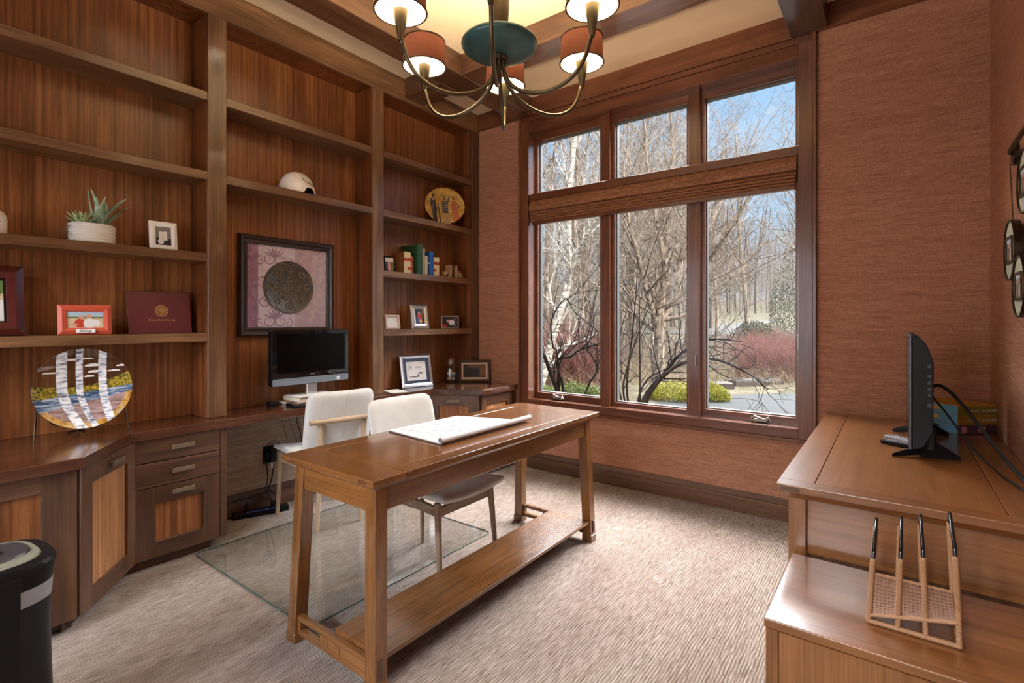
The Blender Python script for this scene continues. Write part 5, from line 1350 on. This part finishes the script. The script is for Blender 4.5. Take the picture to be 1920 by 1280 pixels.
def bark(name, c0, c1, stripes=False):
    t = NT(name); v = t.coord((3, 3, 14) if stripes else (14, 14, 3)); g = t.noise(v, 1.5, 4, .65)
    c = t.ramp(g, [(.36, c0), (.58, c1)]); t.bsdf(c, .85, .15, bump=g, bstr=.4, bdist=.01); return t.m
bark_pale = bark('pale_bark', L(.06, .045, .034), L(.25, .20, .16))
bark_mid = bark('brown_bark', L(.06, .043, .032), L(.15, .115, .088))
bark_gray = bark('gray_bark', L(.075, .062, .048), L(.19, .16, .13))
bark_birch = bark('birch_bark', L(.10, .085, .07), L(.42, .39, .35), True)
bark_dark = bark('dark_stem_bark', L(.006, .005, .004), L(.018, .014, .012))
twig_red = bark('red_twig', L(.075, .028, .022), L(.17, .07, .055))
straw = bark('dry_grass', L(.16, .115, .068), L(.30, .23, .15))

class TreeGen:
    def __init__(s, seed): s.r = random.Random(seed); s.v = []; s.f = []
    def seg(s, pts, rad, n):
        b0 = len(s.v); k = len(pts); up = None
        for i, p in enumerate(pts):
            d = (pts[min(i+1, k-1)]-pts[max(i-1, 0)]).normalized()
            if up is None: up = d.orthogonal().normalized()
            u = (up-d*up.dot(d)); u = u.normalized() if u.length > 1e-6 else d.orthogonal().normalized(); up = u; w = d.cross(u)
            for j in range(n):
                a = 2*PI*j/n; s.v.append(tuple(p+(u*math.cos(a)+w*math.sin(a))*rad[i]))
        for i in range(k-1):
            for j in range(n):
                j2 = (j+1) % n; s.f.append((b0+i*n+j, b0+i*n+j2, b0+(i+1)*n+j2, b0+(i+1)*n+j))
    def grow(s, p, d, ln, r, lev, cfg):
        R_ = s.r; c = cfg[min(lev, len(cfg)-1)]; k = c['k']
        pts = [p]; dd = d.normalized(); rad = [r]
        for i in range(k):
            j = Vector((R_.gauss(0, 1), R_.gauss(0, 1), R_.gauss(0, 1)))*c['jit']
            dd = (dd+j+Vector((0, 0, c['up']))).normalized(); pts.append(pts[-1]+dd*(ln/k)); rad.append(r*(1-(1-c['tap'])*(i+1)/k))
        s.seg(pts, rad, c['n'])
        if lev+1 >= len(cfg): return
        for q in range(c['ch']):
            t = c['from']+(1-c['from'])*(q+R_.random())/c['ch']; x = t*k; i = min(int(x), k-1); b = pts[i].lerp(pts[i+1], x-i)
            ax = (pts[i+1]-pts[i]).normalized(); o = ax.orthogonal().normalized(); o = Matrix.Rotation(R_.uniform(0, 2*PI), 3, ax) @ o
            a = R(R_.uniform(*c['ang'])); nd = ax*math.cos(a)+o*math.sin(a)
            s.grow(b, nd, ln*c['len']*R_.uniform(.6, 1.15)*(1.15-.55*t), max(.0035, rad[i]*c['rr']*R_.uniform(.7, 1)), lev+1, cfg)
    def mesh(s, name, mat):
        me = bpy.data.meshes.new(name); me.from_pydata(s.v, [], s.f); me.materials.append(mat)
        for p in me.polygons: p.use_smooth = True
        return me
def link(name, me, loc, label, cat, group=None, rz=0, sc=1):
    o = bpy.data.objects.new(name, me); COL.objects.link(o); o.location = loc; o.rotation_euler = (0, 0, rz); o.scale = (sc, sc, sc)
    return tag(o, label, cat, group)
UPT = [dict(k=9, jit=.05, up=.05, tap=.25, n=7, ch=17, **{'from': .22}, ang=(25, 55), len=.42, rr=.42),
       dict(k=6, jit=.12, up=.10, tap=.25, n=5, ch=8, **{'from': .2}, ang=(25, 55), len=.48, rr=.5),
       dict(k=4, jit=.18, up=.06, tap=.3, n=3, ch=7, **{'from': .15}, ang=(25, 60), len=.5, rr=.55),
       dict(k=3, jit=.2, up=.03, tap=.4, n=3, ch=0, **{'from': .2}, ang=(25, 60), len=.5, rr=.6)]
def woodland(seed, h, r, mat, name, cfg=UPT):
    g = TreeGen(seed); g.grow(Vector((0, 0, -.1)), Vector((g.r.gauss(0, .05), g.r.gauss(0, .05), 1)), h, r, 0, cfg); return g.mesh(name, mat)
protos = [woodland(11, 9.5, .10, bark_mid, 'bare_tree'), woodland(12, 11, .13, bark_pale, 'bare_tree'), woodland(13, 10, .09, bark_gray, 'bare_tree'), woodland(14, 12, .14, bark_mid, 'bare_tree'), woodland(15, 8.5, .07, bark_pale, 'bare_tree')]
rt = random.Random(5); WOOD = 'bare trees of the wood across the street'
def at(u, d):
    a = (u-960)/950.7; return (d*(-.6016+.7988*a), d*(.7988+.6016*a))
n = 0
for i in range(120):
    u = rt.uniform(985, 1500) if i % 8 else rt.uniform(820, 1560); d = rt.uniform(19, 75)
    if 1330 < u < 1460 and d < 46: d += 26
    x, y = at(u, d); sc = rt.uniform(.8, 1.25)*(.8 if u > 1300 else 1.05)
    if abs(y-32.5) < 2.2: y += 5
    link('bare_tree', protos[n % 5], (x, y, gz(x, y)), 'bare brown tree in the wood beyond the driveway', 'tree', WOOD, rt.uniform(0, 6.28), sc); n += 1
for i, (u, d, q, sc, lb) in enumerate(((1002, 15.5, 0, .95, 'bare tree close behind the birch at the left edge of the left pane'), (1108, 14.5, 4, .95, 'slender pale bare tree behind the left mullion'), (1165, 16.5, 2, 1.0, 'gray bare tree seen at the left side of the middle pane'), (1288, 17, 0, .95, 'bare tree behind the right mullion'), (1345, 19, 4, 1.05, 'slender bare tree standing behind the ledge stones'), (1405, 24, 1, .95, 'bare tree topping the sky in the upper right pane'))):
    x, y = at(u, d); link('bare_tree', protos[q], (x, y, gz(x, y)), lb, 'tree', None, i*1.3, sc)
for i in range(18):
    u = rt.uniform(1505, 1900); d = rt.uniform(20, 48); x, y = at(u, d); y = max(y, 17.5); y += 5*(abs(y-32.5) < 2.2)
    link('bare_tree', protos[i % 5], (x, y, gz(x, y)), 'bare brown tree in the wood beyond the driveway', 'tree', WOOD, rt.uniform(0, 6.28), rt.uniform(.8, 1.15))
# the birch with a leaning white trunk
def limb_tree(name, limbs, mat, label, seed, loc, cfg, sub=True):
    """a tree whose main limbs follow given polylines (points, start and end radius)"""
    g = TreeGen(seed)
    for pts, r0, r1, kids in limbs:
        P = [Vector(p) for p in smoothp([tuple(p) for p in pts], 3)]; k = len(P)
        rad = [r0+(r1-r0)*i/(k-1) for i in range(k)]; g.seg(P, rad, 8)
        for q in range(kids):
            t = .12+.88*(q+g.r.random())/kids; x = t*(k-1); i = min(int(x), k-2); b = P[i].lerp(P[i+1], x-i); ax = (P[i+1]-P[i]).normalized()
            o = Matrix.Rotation(g.r.uniform(0, 2*PI), 3, ax) @ ax.orthogonal().normalized(); a = R(g.r.uniform(25, 60))
            g.grow(b, ax*math.cos(a)+o*math.sin(a)+Vector((0, 0, .15)), g.r.uniform(.7, 1.5)*cfg[0]['L'], max(.006, rad[i]*.42), 1, cfg)
    return link(name, g.mesh(name, mat), loc, label, 'tree')
def P3(u, v, d):
    x, y = at(u, d); return Vector((x, y, 1.311+(601-v)/950.7*d))
CF = [dict(L=1.5), dict(k=5, jit=.13, up=.08, tap=.3, n=4, ch=8, **{'from': .15}, ang=(25, 60), len=.5, rr=.5),
      dict(k=4, jit=.18, up=.05, tap=.3, n=3, ch=6, **{'from': .15}, ang=(25, 60), len=.5, rr=.55), dict(k=3, jit=.2, up=.02, tap=.4, n=3, ch=0, **{'from': .2}, ang=(25, 60), len=.5, rr=.6)]
def rel(pts): 
    o = Vector(pts[0]); return [tuple(Vector(p)-o) for p in pts]
bl = [P3(1006, 770, 11.5), P3(1020, 700, 11.5), P3(1045, 600, 11.5), P3(1064, 535, 11.6), P3(1066, 450, 11.8), P3(1068, 360, 12), P3(1076, 270, 12.2), P3(1080, 190, 12.4)]
bl[0].z = gz(bl[0].x, bl[0].y)-.05; o0 = bl[0].copy()
limbs = [([p-o0 for p in bl], .10, .05, 16), ([p-o0 for p in (P3(1064, 530, 11.6), P3(1085, 470, 11.4), P3(1112, 420, 11.2), P3(1140, 380, 11))], .05, .025, 8), ([p-o0 for p in (P3(1046, 598, 11.5), P3(1030, 540, 11.7), P3(1052, 470, 12), P3(1040, 380, 12.4))], .03, .012, 6)]
limb_tree('white_birch', limbs, bark_birch, 'white birch with a leaning trunk outside the left pane', 31, o0, CF)
# the many-limbed tree in the middle
base_ = P3(1233, 745, 11.2); base_.z = gz(base_.x, base_.y)-.05
def T(*a): return P3(*a)-base_
limbs = [([Vector((0, 0, 0)), T(1234, 690, 11.2), T(1236, 640, 11.2), T(1238, 590, 11.2), T(1240, 545, 11.2)], .15, .10, 3),
         ([T(1238, 600, 11.2), T(1268, 560, 11.3), T(1274, 500, 11.4), T(1290, 420, 11.6), T(1302, 330, 11.8), T(1310, 240, 12)], .08, .03, 20),
         ([T(1236, 620, 11.2), T(1216, 560, 11), T(1196, 480, 10.8), T(1176, 400, 10.7), T(1168, 310, 10.6)], .075, .025, 20),
         ([T(1239, 560, 11.2), T(1246, 500, 11.0), T(1232, 420, 11), T(1216, 330, 11.2), T(1208, 230, 11.4)], .075, .028, 14),
         ([T(1240, 545, 11.2), T(1258, 480, 11.4), T(1240, 400, 11.8), T(1262, 300, 12), T(1256, 210, 12.2)], .06, .025, 12),
         ([T(1239, 580, 11.2), T(1290, 540, 10.9), T(1340, 470, 10.6), T(1390, 390, 10.4), T(1430, 330, 10.2)], .06, .022, 20),
         ([T(1238, 600, 11.2), T(1300, 585, 10.8), T(1370, 520, 10.4), T(1440, 450, 10.1)], .05, .018, 12),
         ([T(1236, 625, 11.2), T(1190, 590, 11.4), T(1160, 540, 11.6), T(1130, 470, 11.8)], .05, .02, 10),
         ([T(1240, 545, 11.2), T(1310, 470, 11.5), T(1350, 380, 11.9), T(1400, 290, 12.2)], .055, .02, 12)]
limb_tree('spreading_tree', limbs, bark_pale, 'many-limbed bare tree outside the middle pane', 32, base_, CF)
# dark shrubs in the shade of the house
def shrub(label, root, stems, seed, cat='shrub', cfgL=.5):
    g = TreeGen(seed); CFS = [dict(L=cfgL), dict(k=5, jit=.16, up=.02, tap=.4, n=4, ch=4, **{'from': .2}, ang=(25, 60), len=.55, rr=.6), dict(k=4, jit=.2, up=.02, tap=.4, n=3, ch=0, **{'from': .2}, ang=(25, 60), len=.5, rr=.6)]
    for pts, r0, r1, kids in stems:
        Pn = [Vector(p)-root for p in smoothp([tuple(p) for p in pts], 4)]; k = len(Pn); rad = [r0+(r1-r0)*i/(k-1) for i in range(k)]; g.seg(Pn, rad, 7)
        for q in range(kids):
            t = .3+.7*(q+g.r.random())/kids; x = t*(k-1); i = min(int(x), k-2); b = Pn[i].lerp(Pn[i+1], x-i); ax = (Pn[i+1]-Pn[i]).normalized()
            o = Matrix.Rotation(g.r.uniform(0, 2*PI), 3, ax) @ ax.orthogonal().normalized(); a = R(g.r.uniform(25, 65))
            g.grow(b, ax*math.cos(a)+o*math.sin(a), g.r.uniform(.6, 1.4)*cfgL, max(.003, rad[i]*.5), 1, CFS)
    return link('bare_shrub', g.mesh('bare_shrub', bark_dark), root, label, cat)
D = 6.6; rt_ = P3(1200, 800, D); rt_.z = gz(rt_.x, rt_.y)-.03
st = [([rt_, P3(1206, 752, D), P3(1245, 700, D), P3(1280, 660, D-.2), P3(1330, 636, D-.5), P3(1390, 640, D-.8)], .035, .008, 9),
      ([rt_, P3(1212, 752, D), P3(1262, 690, D-.2), P3(1330, 672, D-.5), P3(1400, 698, D-.9), P3(1440, 730, D-1)], .032, .007, 9),
      ([rt_, P3(1176, 740, D), P3(1184, 640, D), P3(1192, 560, D), P3(1196, 480, D)], .018, .005, 4),
      ([rt_, P3(1170, 745, D), P3(1176, 690, D), P3(1206, 600, D+.1), P3(1236, 545, D+.2)], .017, .004, 5),
      ([rt_, P3(1164, 745, D), P3(1158, 680, D), P3(1164, 620, D), P3(1180, 570, D)], .015, .004, 4),
      ([rt_, P3(1200, 755, D), P3(1200, 690, D), P3(1199, 600, D), P3(1198, 510, D)], .016, .004, 4),
      ([rt_, P3(1196, 755, D), P3(1215, 710, D), P3(1250, 690, D), P3(1285, 655, D)], .018, .005, 6)]
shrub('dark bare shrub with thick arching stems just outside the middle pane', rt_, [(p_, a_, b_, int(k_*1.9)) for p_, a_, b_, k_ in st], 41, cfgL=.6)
D = 6.2; r2 = P3(1052, 800, D); r2.z = gz(r2.x, r2.y)-.03
st = [([r2, P3(1046, 742, D), P3(1038, 715, D), P3(1020, 665, D)], .035, .022, 2),
      ([r2, P3(1056, 735, D), P3(1048, 700, D), P3(1046, 674, D), P3(1070, 668, D), P3(1086, 656, D), P3(1120, 645, D)], .020, .012, 7),
      ([r2, P3(1046, 674, D), P3(1037, 650, D), P3(1034, 600, D), P3(1060, 560, D), P3(1078, 585, D), P3(1120, 620, D)], .014, .006, 8),
      ([r2, P3(1100, 730, D), P3(1120, 690, D), P3(1100, 650, D), P3(1104, 620, D)], .014, .006, 6)]
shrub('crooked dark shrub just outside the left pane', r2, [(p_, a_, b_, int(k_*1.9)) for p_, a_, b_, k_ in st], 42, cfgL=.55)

# low leafy clumps: leaves stay one mesh per plant
def leafy(label, name, loc, w, h, n, lw, c0, c1, seed, cat='shrub', group=None, up=.6):
    rr = random.Random(seed); vs = []; fs = []
    for i in range(n):
        a = rr.uniform(0, 2*PI); q = math.sqrt(rr.random()); z = h*rr.random()*math.sqrt(max(0, 1-q*q*.85))
        p = Vector((q*w*math.cos(a), q*w*.7*math.sin(a), z)); d = Vector((math.cos(a)*q+rr.gauss(0, .5), math.sin(a)*q+rr.gauss(0, .5), up+rr.gauss(0, .35))).normalized()
        s_ = d.cross(Vector((rr.gauss(0, 1), rr.gauss(0, 1), rr.gauss(0, 1)))).normalized(); l = lw*rr.uniform(2, 4); b = len(vs)
        vs += [tuple(p), tuple(p+d*l*.5+s_*lw*.5), tuple(p+d*l), tuple(p+d*l*.5-s_*lw*.5)]; fs.append((b, b+1, b+2, b+3))
    t = NT(name+'_leaf'); v = t.coord((1, 1, 1)); g = t.noise(v, 14, 3); t.bsdf(t.ramp(g, [(.35, c0), (.62, c1)]), .6, .2)
    me = bpy.data.meshes.new(name); me.from_pydata(vs, [], fs); me.materials.append(t.m)
    return link(name, me, loc, label, cat, group)
for i, (u, d, w_, h_) in enumerate(((1265, 10.6, .55, .40), (1325, 10.6, .45, .38))):
    x, y = at(u, d); leafy(['yellow-green low shrub beside the middle tree trunk', 'yellow-green low shrub seen at the left edge of the right pane'][i], 'golden_shrub', (x, y, gz(x, y)), w_, h_, 6000, .014, L(.10, .11, .012), L(.27, .25, .03), 50+i)
for i, (u, d, w_, h_) in enumerate(((1028, 10.2, .40, .34), (1075, 10.4, .45, .42), (1108, 10.0, .38, .38))):
    x, y = at(u, d); leafy(['green evergreen clump at the foot of the birch', 'green evergreen clump below the crooked dark shrub', 'green evergreen clump beside the left mullion'][i], 'evergreen_clump', (x, y, gz(x, y)), w_, h_, 4000, .014, L(.025, .042, .008), L(.10, .13, .025), 60+i)
for i, (u, d, w_, h_) in enumerate(((1415, 23, .9, 1.2), (1478, 25, .85, 4.3))):
    x, y = at(u, d); leafy(['rounded evergreen bush by the far driveway', 'tall loose evergreen at the right edge of the window view'][i], 'evergreen_tree', (x, y, gz(x, y)), w_, h_, 7000, .03, L(.02, .026, .010), L(.07, .075, .030), 70+i, 'tree', up=.9)
# yew sprigs right below the glass
def yew(label, loc, h, seed):
    rr = random.Random(seed); vs = []; fs = []; g = TreeGen(seed)
    for k in range(4):
        d = Vector((rr.uniform(-.8, .8), rr.uniform(-.2, .3), 1)).normalized(); p = Vector((rr.uniform(-.06, .06), 0, 0)); ln = h*rr.uniform(.7, 1.1); pts = [p+d*ln*q/4 for q in range(5)]; g.seg(pts, [.006, .005, .004, .003, .002], 4)
        for q in range(46):
            b0 = p+d*ln*(.15+.85*q/46); a = q*2.4; o = Matrix.Rotation(a, 3, d) @ d.orthogonal().normalized(); e = b0+(o*.8+d*.6)*.028; w_ = d.cross(o)*.0035
            b = len(g.v); g.v += [tuple(b0-w_), tuple(b0+w_), tuple(e)]; g.f.append((b, b+1, b+2))
    t = _pm.get('yew'); 
    return link('yew_sprig', g.mesh('yew_sprig', yewm), loc, label, 'plant', None)
yewm = plain('dark_yew', L(.035, .05, .030), .6, .3)
for i, (u, d, h_, lb) in enumerate(((1330, 4.9, .62, 'dark yew sprigs below the right pane beside the mullion'), (1385, 4.95, .55, 'dark yew sprigs below the middle of the right pane'), (1462, 4.9, .58, 'dark yew sprigs below the right edge of the right pane'))):
    x, y = at(u, d); yew(lb, (x, y, -.02), h_, 80+i)
m = MB(); m.box(-3.5, 1, YW+.25, YW+1.6, GZ-.02, -.02, .05, 2); o = m.build('ground_bed', ground_mat()); struct(o, 'planting bed under the window')
# brush and dry grass nobody could count
def brush(name, label, us, ds, n, h, mat, seed, spread=.25):
    g = TreeGen(seed)
    for i in range(n):
        u = g.r.uniform(*us); d = g.r.uniform(*ds); x, y = at(u, d); p = Vector((x, y, gz(x, y)-.02)); hh = h*g.r.uniform(.5, 1.1)
        dd = Vector((g.r.gauss(0, spread), g.r.gauss(0, spread), 1)); k = 3; pts = [p+dd*hh*q/k+Vector((g.r.gauss(0, .05), g.r.gauss(0, .05), 0))*q for q in range(k+1)]; r = .006 if h > 1 else .004
        g.seg(pts, [r*1.4, r, r*.8, r*.4], 3)
        if h > .9:
            for q in range(3):
                b = pts[1].lerp(pts[2], g.r.random()); e = b+Vector((g.r.gauss(0, .2), g.r.gauss(0, .2), .4))*hh*.6; g.seg([b, e], [r*.7, r*.3], 3)
    o = bpy.data.objects.new(name, g.mesh(name, mat)); COL.objects.link(o); tag(o, label, 'brush', None, 'stuff')
brush('red_brush', 'red-twigged brush behind the driveway', (1385, 1520), (13.6, 17.5), 900, 1.25, twig_red, 91, .3)
brush('red_brush', 'dark red brush behind the birch', (1010, 1130), (13, 17), 800, 1.6, twig_red, 92)
brush('dry_grass', 'tan dry grass between the driveway and the street', (985, 1520), (12.8, 20), 2600, .5, straw, 93, .35)
brush('brown_brush', 'gray-brown undergrowth across the whole view', (960, 1190), (14, 26), 1600, 1.7, bark_mid, 94)
brush('brown_brush', 'low gray-brown undergrowth in front of the street', (1190, 1520), (14, 24), 1500, .95, bark_mid, 97)
brush('sapling_thicket', 'distant gray-brown thicket of saplings under the wood', (940, 1340), (36, 80), 4200, 6.5, bark_gray, 95, .12)
brush('sapling_thicket', 'distant thicket of saplings right of the far driveway', (1340, 1540), (52, 85), 1500, 6.5, bark_gray, 96, .12)
# ledge stones by the drive
for i, (u, d, w_, h_) in enumerate(((1352, 12.6, .5, .13), (1400, 13.1, .9, .15), (1440, 13.4, .6, .12))):
    x, y = at(u, d); m = MB(); m.box(-w_/2, w_/2, -.25, .25, -.05, h_, .05, 2)
    rr = random.Random(i); 
    for v_ in m.bm.verts: v_.co += Vector((rr.gauss(0, .02), rr.gauss(0, .02), rr.gauss(0, .015)))
    s_ = m.build('ledge_stone', plain('ledge_rock', L(.05, .042, .036), .9, .2, var=.25, scale=9, bump=.5), smooth=40); s_.location = (x, y, gz(x, y)); s_.rotation_euler = (0, 0, .5+.2*i)
    tag(s_, ['flat brown stone beside the yellow shrub', 'widest flat stone at the far edge of the driveway', 'flat stone under the red brush by the driveway'][i], 'stone')

# ------------------------------------------------------------------ light
wd = bpy.data.worlds.new('sky'); SC.world = wd; wd.use_nodes = True
wt = wd.node_tree; wt.nodes.clear()
wo = wt.nodes.new('ShaderNodeOutputWorld'); bg = wt.nodes.new('ShaderNodeBackground')
tc = wt.nodes.new('ShaderNodeTexCoord'); sx = wt.nodes.new('ShaderNodeSeparateXYZ'); rp = wt.nodes.new('ShaderNodeValToRGB')
wt.links.new(tc.outputs['Generated'], sx.inputs[0]); wt.links.new(sx.outputs['Z'], rp.inputs['Fac'])
SKY_FILL = 14.5
els = [(0.0, (.16, .155, .14, 1)), (.02, (.235, .265, .295, 1)), (.16, (.17, .235, .305, 1)), (.39, (.125, .20, .295, 1)), (.50, (.30, .36, .44, 1)), (.70, (.9, .95, 1.05, 1)), (1.0, (1.0, 1.05, 1.15, 1))]
while len(rp.color_ramp.elements) < len(els): rp.color_ramp.elements.new(.5)
for e, (p, c) in zip(rp.color_ramp.elements, els): e.position = p; e.color = c
def mrange(sock, a, b):
    n_ = wt.nodes.new('ShaderNodeMapRange'); n_.interpolation_type = 'SMOOTHSTEP'; n_.inputs[1].default_value = a; n_.inputs[2].default_value = b
    wt.links.new(sock, n_.inputs[0]); return n_.outputs[0]
def wmul(a, b):
    n_ = wt.nodes.new('ShaderNodeMath'); n_.operation = 'MULTIPLY'
    wt.links.new(a, n_.inputs[0])
    if hasattr(b, 'is_linked'): wt.links.new(b, n_.inputs[1])
    else: n_.inputs[1].default_value = b
    return n_.outputs[0]
# a bank of added brightness high in the unseen sky lights the room
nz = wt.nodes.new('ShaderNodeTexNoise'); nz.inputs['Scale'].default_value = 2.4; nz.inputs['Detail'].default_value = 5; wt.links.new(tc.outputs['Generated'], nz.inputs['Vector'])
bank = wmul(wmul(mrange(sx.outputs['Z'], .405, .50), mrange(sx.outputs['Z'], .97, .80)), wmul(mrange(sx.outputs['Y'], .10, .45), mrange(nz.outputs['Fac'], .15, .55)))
cl = wt.nodes.new('ShaderNodeMix'); cl.data_type = 'RGBA'; wt.links.new(bank, cl.inputs[0]); wt.links.new(rp.outputs[0], cl.inputs[6]); cl.inputs[7].default_value = (SKY_FILL, SKY_FILL, SKY_FILL*1.03, 1)
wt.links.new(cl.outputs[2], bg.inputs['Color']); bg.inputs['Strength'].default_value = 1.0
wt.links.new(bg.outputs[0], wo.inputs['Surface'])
sun = bpy.data.lights.new('sun', 'SUN'); sun.energy = 2.8; sun.angle = R(1.0); sun.color = (1, .93, .82)
so = bpy.data.objects.new('sun', sun); COL.objects.link(so)
so.rotation_euler = Vector((-.75, .42, -.62)).to_track_quat('-Z', 'Y').to_euler()
for i, (x, y, z) in enumerate(LAMPS):
    l = bpy.data.lights.new('bulb_light', 'POINT'); l.energy = 4.0; l.color = (1, .82, .58); l.shadow_soft_size = .03
    o = bpy.data.objects.new('bulb_light', l); COL.objects.link(o); o.location = (x, y, z)
def portal(loc, sx_, sy_, rot):
    l = bpy.data.lights.new('daylight_portal', 'AREA'); l.shape = 'RECTANGLE'; l.size = sx_; l.size_y = sy_; l.cycles.is_portal = True
    o = bpy.data.objects.new('daylight_portal', l); COL.objects.link(o); o.location = loc; o.rotation_euler = rot
portal(((WX0+WX1)/2, YW+.19, (WZ0+WZ1)/2), WX1-WX0, WZ1-WZ0, (R(-90), 0, 0))

# ------------------------------------------------------------------ camera
cd = bpy.data.cameras.new('camera'); cam = bpy.data.objects.new('camera', cd); COL.objects.link(cam); SC.camera = cam
cam.location = (0, 0, 1.311); cam.rotation_euler = (R(90), 0, .6456)
cd.sensor_width = 36; cd.lens = 950.7/1920*36; cd.shift_y = -(640-601)/1920; cd.clip_start = .02; cd.clip_end = 400
vs_ = SC.view_settings; vs_.view_transform = 'Standard'; vs_.look = 'None'; vs_.gamma = 1; vs_.use_curve_mapping = False; vs_.exposure = 1.84
SC.display_settings.display_device = 'sRGB'
SC.cycles.use_denoising = True
SC.cycles.max_bounces = 10; SC.cycles.diffuse_bounces = 5; SC.cycles.glossy_bounces = 4; SC.cycles.transparent_max_bounces = 16
SC.cycles.sample_clamp_indirect = 6; SC.cycles.caustics_reflective = False; SC.cycles.caustics_refractive = False
